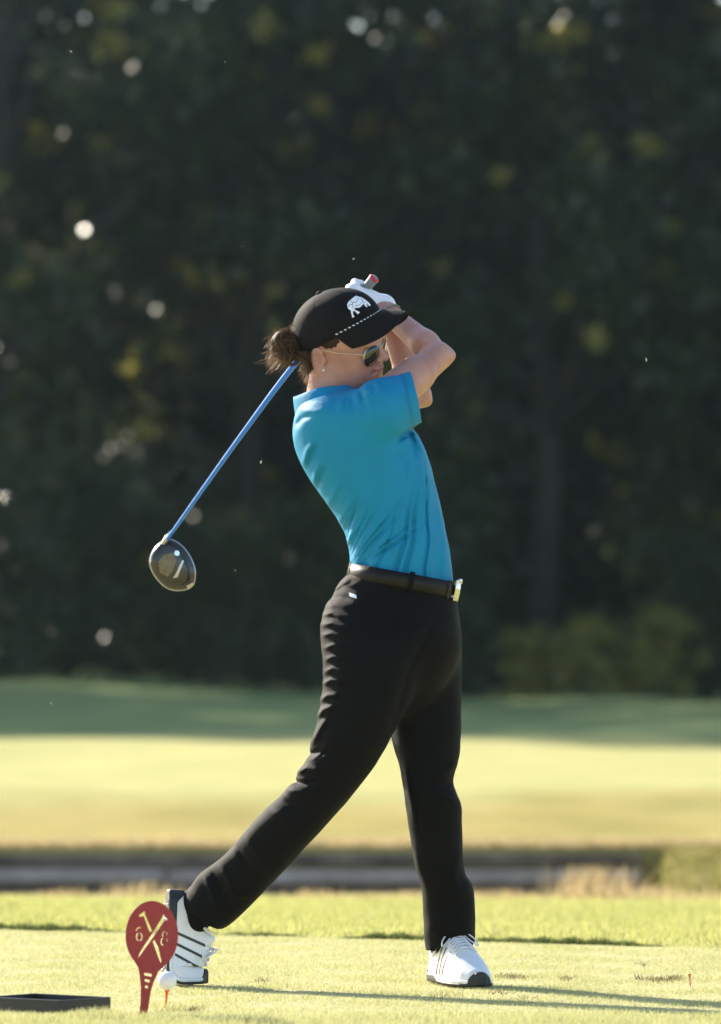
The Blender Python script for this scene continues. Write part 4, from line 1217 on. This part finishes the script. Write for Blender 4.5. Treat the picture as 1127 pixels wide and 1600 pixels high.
for (x, y) in [(.03, .018), (.03, -.018), (.065, .02), (.065, -.02), (.185, .030), (.185, -.026), (.22, .034), (.22, -.024), (.25, .022), (.25, -.014)]:
    ps = []
    for k in range(6):
        a = k * math.pi / 3
        ps.append(tube([(x, y, .003), (x + .006 * math.cos(a), y + .006 * math.sin(a), -.0005), (x + .007 * math.cos(a), y + .007 * math.sin(a), -.0045)], [.0018, .0016, .0008], 5))
    SHOE.append(('cleat', merge(ps), 'cleat'))
def bend(V, ang, x0=.178, x1=.232):
    """toes stay flat: rotate the part behind the ball up by ang about the ball"""
    V = np.asarray(V, float).copy(); k = ang / (x1 - x0)
    if ang == 0: return V
    R = 1 / k; zref = .010
    x, z = V[:, 0].copy(), V[:, 2] - zref
    th = np.clip((x1 - x) / (x1 - x0), 0, 1) * ang
    # neutral line: circle of radius R above the sole
    cx, cz = x1, R
    rest = np.maximum(x0 - x, 0)
    ahead = np.maximum(x - x1, 0)
    bx = cx - R * np.sin(th) - rest * np.cos(th) + ahead
    bz = cz - R * np.cos(th) + rest * np.sin(th)
    V[:, 0] = bx + z * np.sin(th); V[:, 2] = bz + z * np.cos(th) + zref
    return V
def place_shoe(name, side, ang, ball, xdir, lift=0., label=None):
    xd = nrm(xdir); zd = np.array([0, 0, 1.]); yd = np.cross(zd, xd)
    up_o = None
    root = None
    for nm, (v, f), mt in SHOE:
        v = np.asarray(v, float).copy(); v[:, 1] *= side
        v = bend(v, ang)
        v[:, 0] -= .23
        w_ = np.asarray(ball, float) + np.outer(v[:, 0], xd) + np.outer(v[:, 1], yd) + np.outer(v[:, 2] + .0055, zd)
        ff = [tuple(q)[::-1] for q in f] if side < 0 else f
        if isinstance(f, np.ndarray): ff = f[:, ::-1] if side < 0 else f
        if nm == 'upper':
            root = put('golf_shoe', w_, ff, M[mt], person, BASE)
        else:
            put(nm, w_, ff, M[mt], root, BASE)
    return root
bR = W(283, 1541, 14.36); bR[2] = 0
r_ = place_shoe('golf_shoe', -1, math.radians(93), bR, (.97, .16, 0))
r_['label'] = 'white golf shoe standing on its toe with heel raised'
bL = W(734, 1539, 14.28); bL[2] = 0
r_ = place_shoe('golf_shoe', 1, 0, bL, (.33, -.94, 0))
r_['label'] = 'white golf shoe flat on the turf with dark toe'

# ------------------------------------------------------------------ golf club
club = tag(empty('golf_club', (float(TIP[0]), float(TIP[1]), float(TIP[2]))), 'driver with bright blue shaft swung over the golfer shoulder', 'golf club')
CB = np.array(club.location)
cpart = lambda nm, vf, mt, par=None, sm=True: put(nm, vf[0], vf[1], M[mt], par or club, CB, sm)
dd = np.concatenate([[0], np.cumsum(np.linalg.norm(np.diff(shaft_pts, axis=0), axis=1))])
gi = int(np.searchsorted(dd, .27))
cpart('grip', tube(shaft_pts[:gi + 1], np.linspace(.0128, .0085, gi + 1), 14), 'grip')
bd = nrm(shaft_pts[0] - shaft_pts[1])
cpart('grip_cap', tube([shaft_pts[0] - bd * .004, shaft_pts[0] + bd * .001, shaft_pts[0] + bd * .0035], [.0133, .0132, .010], 14), 'red_cap')
cpart('butt_disc', tube([shaft_pts[0] + bd * .003, shaft_pts[0] + bd * .0045], [.0095, .0085], 14), 'grip')
cpart('shaft', tube(shaft_pts[gi:], np.linspace(.0076, .0046, 40 - gi), 12), 'shaft')
# head outline in the picture plane, sole towards the camera
zo = [(160, 1232), (196, 1212), (240, 1213), (300, 1252), (345, 1310), (374, 1375), (382, 1430), (372, 1492), (330, 1524), (262, 1532), (196, 1512), (140, 1458), (104, 1396), (96, 1340), (116, 1282)]
ol = catmull(np.array(zo + [zo[0]]), 61)[:-1]
HYp = float(TIP[1]) + .035
op = np.array([W(210 + a / 4, 540 + b / 4, HYp) for a, b in ol])
oc = op.mean(0)
rings = []
for k, (s, dy) in enumerate([(.0, -.024), (.35, -.0235), (.68, -.021), (.90, -.016), (.985, -.008), (1.0, .0), (.97, .012), (.86, .026), (.66, .037), (.38, .043), (.0, .045)]):
    rings.append(oc + (op - oc) * max(s, .001) + np.array([0, dy, 0]))
V = np.vstack(rings); n = len(op)
Fc = [(i * n + k, i * n + (k + 1) % n, (i + 1) * n + (k + 1) % n, (i + 1) * n + k) for i in range(len(rings) - 1) for k in range(n)]
chead = cpart('club_head', (V, Fc), 'head')
cpart('rim_band', tube(oc + (op - oc) * .992 + np.array([0, -.004, 0]), .0016, 6, closed=True), 'head_rim', chead)
hb = BVHTree.FromPolygons([Vector(v) for v in V], Fc)
zp = lambda pts: [(210 + a / 4, 540 + b / 4) for a, b in pts]
pl = in_poly(zp([(150, 1350), (185, 1308), (238, 1296), (262, 1340), (240, 1408), (208, 1444), (160, 1418)]))
cpart('sole_plate', cast_patch(hb, pl, 245, 278, 860, 905, .8, view_ray, .0010), 'head_plate', chead)
pl = in_poly(zp([(300, 1340), (310, 1345), (270, 1448), (240, 1452), (252, 1440)]))
cpart('sole_slot', cast_patch(hb, pl, 268, 290, 872, 905, .6, view_ray, .0010), 'head_rim', chead)
pl = lambda x, y: math.hypot(x - 276.5, y - 864.5) < 4.2
cpart('weight_screw', cast_patch(hb, pl, 271, 282, 859, 870, .6, view_ray, .0014), 'chrome', chead)
pl = in_poly(zp([(325, 1500), (368, 1478), (366, 1496), (335, 1520)]))
cpart('back_badge', cast_patch(hb, pl, 288, 304, 905, 922, .6, view_ray, .0010), 'head_rim', chead)
face = [op[i] for i in range(10, 15)] + [op[0]]
cpart('hosel', tube([W(268, 832, float(TIP[1])), W(258, 845, HYp - .015), W(252, 858, HYp)], [.0062, .0070, .0095], 12), 'head_rim')

# ------------------------------------------------------------------ tee marker sign with real cut-outs
SY = 13.15; sz = SY / F / 7.04
def sgn(p): return ((p[0] - 300) * sz, (1425 - p[1]) * sz)
outer = []
for a in np.linspace(math.radians(-48), math.radians(228), 64):
    outer.append((407 + 287 * math.cos(a), 510 - 377 * math.sin(a)))
oval_end = [(262, 868), (275, 960), (288, 1080), (285, 1250), (262, 1432), (345, 1432), (368, 1290), (392, 1130), (430, 1010), (478, 905)]
outer = outer + oval_end
def thick_poly(pts, w): 
    pts = np.asarray(pts, float); L, R = [], []
    for i in range(len(pts)):
        d_ = pts[min(i + 1, len(pts) - 1)] - pts[max(i - 1, 0)]; d_ = d_ / np.linalg.norm(d_); n_ = np.array([-d_[1], d_[0]])
        L.append(tuple(pts[i] + n_ * w / 2)); R.append(tuple(pts[i] - n_ * w / 2))
    return L + R[::-1]
def arc(cx, cy, rx, ry, a0, a1, w, n=12):
    return thick_poly([(cx + rx * math.cos(math.radians(a)), cy - ry * math.sin(math.radians(a))) for a in np.linspace(a0, a1, n)], w)
holes = [
    [(262, 290), (330, 240), (334, 285), (412, 462), (382, 478), (316, 300), (275, 306)],
    [(534, 276), (594, 346), (545, 350), (300, 700), (248, 772), (272, 700), (510, 330)],
    [(432, 552), (480, 640), (516, 815), (494, 798), (415, 580)],
    [(318, 915), (410, 932), (402, 965), (326, 952)], [(324, 986), (388, 996), (380, 1030), (328, 1016)], [(332, 1056), (366, 1060), (362, 1094), (330, 1088)],
    arc(268, 470, 34, 46, 60, 172, 15), arc(268, 525, 30, 44, -80, 75, 15), arc(268, 525, 30, 44, 110, 255, 15),
    arc(552, 500, 28, 34, 95, 230, 14), arc(552, 500, 22, 30, -20, 55, 14), arc(548, 580, 40, 46, 120, 245, 16), arc(545, 575, 34, 42, -10, 48, 14),
]
cu = bpy.data.curves.new('marker_outline', 'CURVE'); cu.dimensions = '2D'; cu.fill_mode = 'BOTH'; cu.extrude = .0022; cu.bevel_depth = .0004
for poly in [outer] + holes:
    sp = cu.splines.new('POLY'); sp.points.add(len(poly) - 1); sp.use_cyclic_u = True
    for p_, q in zip(sp.points, poly):
        X, Z = sgn(q); p_.co = (X, Z, 0, 1)
tmp = bpy.data.objects.new('tmp_curve', cu); COL.objects.link(tmp)
dg = bpy.context.evaluated_depsgraph_get(); dg.update()
me = bpy.data.meshes.new_from_object(tmp.evaluated_get(dg))
bpy.data.objects.remove(tmp)
me.materials.clear(); me.materials.append(M['red_paint'])
sign = bpy.data.objects.new('tee_marker', me); COL.objects.link(sign)
sb = W(222.6, 1592, SY); sign.location = (sb[0], SY, -.002)
sign.rotation_euler = (math.radians(89), 0, math.radians(4))
tag(sign, 'red oval metal tee marker with cut out crossed tees and numbers 6 and 8', 'tee marker')
# bare grass chips stuck on the foot of the marker are left to the turf

# ------------------------------------------------------------------ golf ball on its tee
BY = 13.42
gb = W(259, 1578, BY); gb[2] = 0
bc = W(261.5, 1532, BY); bc[0] += 0
bm = bmesh.new(); bmesh.ops.create_icosphere(bm, subdivisions=6, radius=.02135)
bv = np.array([v.co[:] for v in bm.verts]); bf = np.array([[v.index for v in f_.verts] for f_ in bm.faces]); bm.free()
nd = 336; ii = np.arange(nd) + .5
ph = np.arccos(1 - 2 * ii / nd); th = np.pi * (1 + 5 ** .5) * ii
dc = np.stack([np.cos(th) * np.sin(ph), np.sin(th) * np.sin(ph), np.cos(ph)], -1)
un = bv / .02135
ang = np.arccos(np.clip((un @ dc.T).max(1), -1, 1)) / .098
bv = bv - un * (.00022 * np.clip(1 - ang ** 2, 0, 1))[:, None]
tag(put('golf_ball', bv + bc, bf, M['ball'], base=bc), 'white golf ball sitting on an orange tee beside the red marker', 'golf ball')
def tee_mesh(top, foot, r):
    top, foot = np.asarray(top, float), np.asarray(foot, float)
    ts = [0, .30, .62, .80, .93, 1.0, 1.0, .96]; rs_ = [.0009, .0019, .0021, .0027, .0046, .0058, .0050, .002]
    return tube([foot + (top - foot) * t_ for t_ in ts], [a * r for a in rs_], 14)
v, f = tee_mesh(bc - (0, 0, .0200), (gb[0] - .001, BY, -.012), 1.05)
tag(put('golf_tee', v, f, M['orange'], base=gb), 'orange golf tee holding up the white ball', 'golf tee')
ty = 9392 * .83 / (1541 - 997); q = W(1078, 1541, ty)
v, f = tee_mesh(W(1077, 1521, ty), (q[0] + .001, ty, -.01), .85)
tag(put('golf_tee', v, f, M['faded'], base=(q[0], q[1], 0)), 'small faded tee left standing in the turf at the right edge', 'golf tee')

# ------------------------------------------------------------------ black open tray
Fp, Rp, Lp = np.array([-.656, 13.22]), np.array([-.5537, 13.35]), np.array([-.853, 13.35])
e1 = (Rp - Fp) / np.linalg.norm(Rp - Fp); e2 = np.array([-e1[1], e1[0]])
if e2[0] > 0: e2 = -e2
la, lb_, hh, tk = .165, .225, .034, .006
tr = tag(empty('open_tray', (Fp[0], Fp[1], 0)), 'low black open topped tray on the grass at lower left', 'tray')
tb_ = np.array([Fp[0], Fp[1], 0.])
def tw(c2, d_, L, name='side_wall'):
    v, f = box((c2[0], c2[1], hh / 2), (d_[0], d_[1], 0), (-d_[1], d_[0], 0), (0, 0, 1), L, tk, hh)
    bevel_obj(put(name, v, f, M['tray'], tr, tb_, False), .0012)
tw(Fp + e1 * la / 2 + e2 * tk / 2, e1, la); tw(Fp + e1 * la / 2 + e2 * (lb_ - tk / 2), e1, la)
tw(Fp + e2 * lb_ / 2 + e1 * tk / 2, e2, lb_ - 2 * tk - .001); tw(Fp + e2 * lb_ / 2 + e1 * (la - tk / 2), e2, lb_ - 2 * tk - .001)
cc_ = Fp + e1 * la / 2 + e2 * lb_ / 2
v, f = box((cc_[0], cc_[1], .004), (e1[0], e1[1], 0), (e2[0], e2[1], 0), (0, 0, 1), la - 2 * tk - .001, lb_ - 2 * tk - .001, .004)
put('tray_floor', v, f, M['tray'], tr, tb_, False)

# ------------------------------------------------------------------ longer blades round tray and marker, scuffed turf, drifting bits
xy = np.vstack([scatter(5200, -1.0, -.53, 13.02, 13.22), scatter(3000, -.55, .95, 12.9, 13.08), scatter(90, -.50, -.45, 13.09, 13.14), scatter(160, -.46, -.38, 13.36, 13.44)])
V, Fc = blades(len(xy), xy, RNG.uniform(.010, .028, len(xy)) * (.5 + .8 * clumpnoise(xy, 3)), .0026, .6)
tag(put('fringe_grass', V, Fc, M['blade_tee'], smooth=False), 'longer pale grass blades in front of the tray and marker', 'grass', kind='stuff')
pat = [(800, 1527, 26, 260), (884, 1530, 9, 90), (1000, 1530, 12, 70), (1030, 1532, 22, 220), (1055, 1529, 16, 160), (1002, 1507, 6, 30), (300, 1577, 16, 120), (410, 1533, 10, 60), (780, 1552, 20, 50), (700, 1556, 40, 60), (820, 1560, 40, 40)]
X_ = []
for px_, py_, w_, n in pat:
    Y0 = F * CAMZ / (py_ - HY)
    X_.append(np.stack([(px_ - 563.5 + RNG.normal(0, w_ * .5, n)) * Y0 / F, Y0 + RNG.normal(0, .05, n)], -1))
xy = np.vstack(X_)
V, Fc = blades(len(xy), xy, RNG.uniform(.006, .016, len(xy)), .004, 1.3)
tag(put('loose_turf', V, Fc, M['thatch'], smooth=False), 'brown scuffed bits of torn turf scattered on the tee', 'turf', kind='stuff')
for i, (px_, py_, s_, wh) in enumerate([(1010, 562, 1.0, 'in the air right of the golfer elbow'), (408, 722, 1.0, 'in the air between club shaft and shirt'), (553, 404, .7, 'in the air just above the cap'), (110, 79, .8, 'in the air in the top left corner'), (351, 95, .7, 'in the air high above the club shaft'), (368, 891, .6, 'in the air right of the club head'), (80, 1099, .7, 'in front of the shaded fairway at far left'), (378, 384, .5, 'in the air up left of the cap')]):
    p_ = W(px_, py_, 14.2 + .05 * (i % 3))
    d_ = nrm(RNG.normal(0, 1, 3)); e_ = nrm(np.cross(d_, RNG.normal(0, 1, 3)))
    v, f = tube([p_ - d_ * .005 * s_, p_ + e_ * .0012 * s_, p_ + d_ * .005 * s_], [.0007 * s_, .0018 * s_, .0006 * s_], 5)
    tag(put('grass_clipping', v, f, M['fluff'], base=p_), 'tiny sunlit clipping ' + wh, 'clipping', 'clippings drifting in the air')
p_ = W(5, 776, 12.2)
ps = []
r3 = np.random.default_rng(4)
for k in range(70):
    g = r3.normal(0, 1, 3); g /= np.linalg.norm(g)
    ps.append(tube([p_, p_ + g * .009 + r3.normal(0, .001, 3), p_ + g * r3.uniform(.012, .022)], [.0005, .0004, .0002], 4, caps=False))
ps.append(tube([p_ - (.006, 0, .006), p_, p_ + (.010, 0, -.010)], [.001, .002, .0012], 6))
v, f = merge(ps)
tag(put('seed_fluff', v, f, M['fluff'], base=p_), 'pale fluffy seed head floating at the left edge of the picture', 'seed fluff')

# ------------------------------------------------------------------ thin haze added to imitate veiling sun glare in the lens
hz = bpy.data.materials.new('glare_haze_air'); hz.use_nodes = True
ht = hz.node_tree
ht.nodes.remove(ht.nodes['Principled BSDF'])
pvn = ht.nodes.new('ShaderNodeVolumePrincipled')
pvn.inputs['Color'].default_value = (.62, .83, 1, 1); pvn.inputs['Density'].default_value = .00019; pvn.inputs['Anisotropy'].default_value = .8
ht.links.new(pvn.outputs[0], ht.nodes['Material Output'].inputs['Volume'])
v, f = box((0, 900, 14), (1, 0, 0), (0, 1, 0), (0, 0, 1), 1810, 2210, 32)
tag(put('glare_haze', v, f, hz, base=(0, 0, 0), smooth=False), kind='stuff')
scene.cycles.volume_bounces = 1
scene.cycles.volume_max_steps = 64
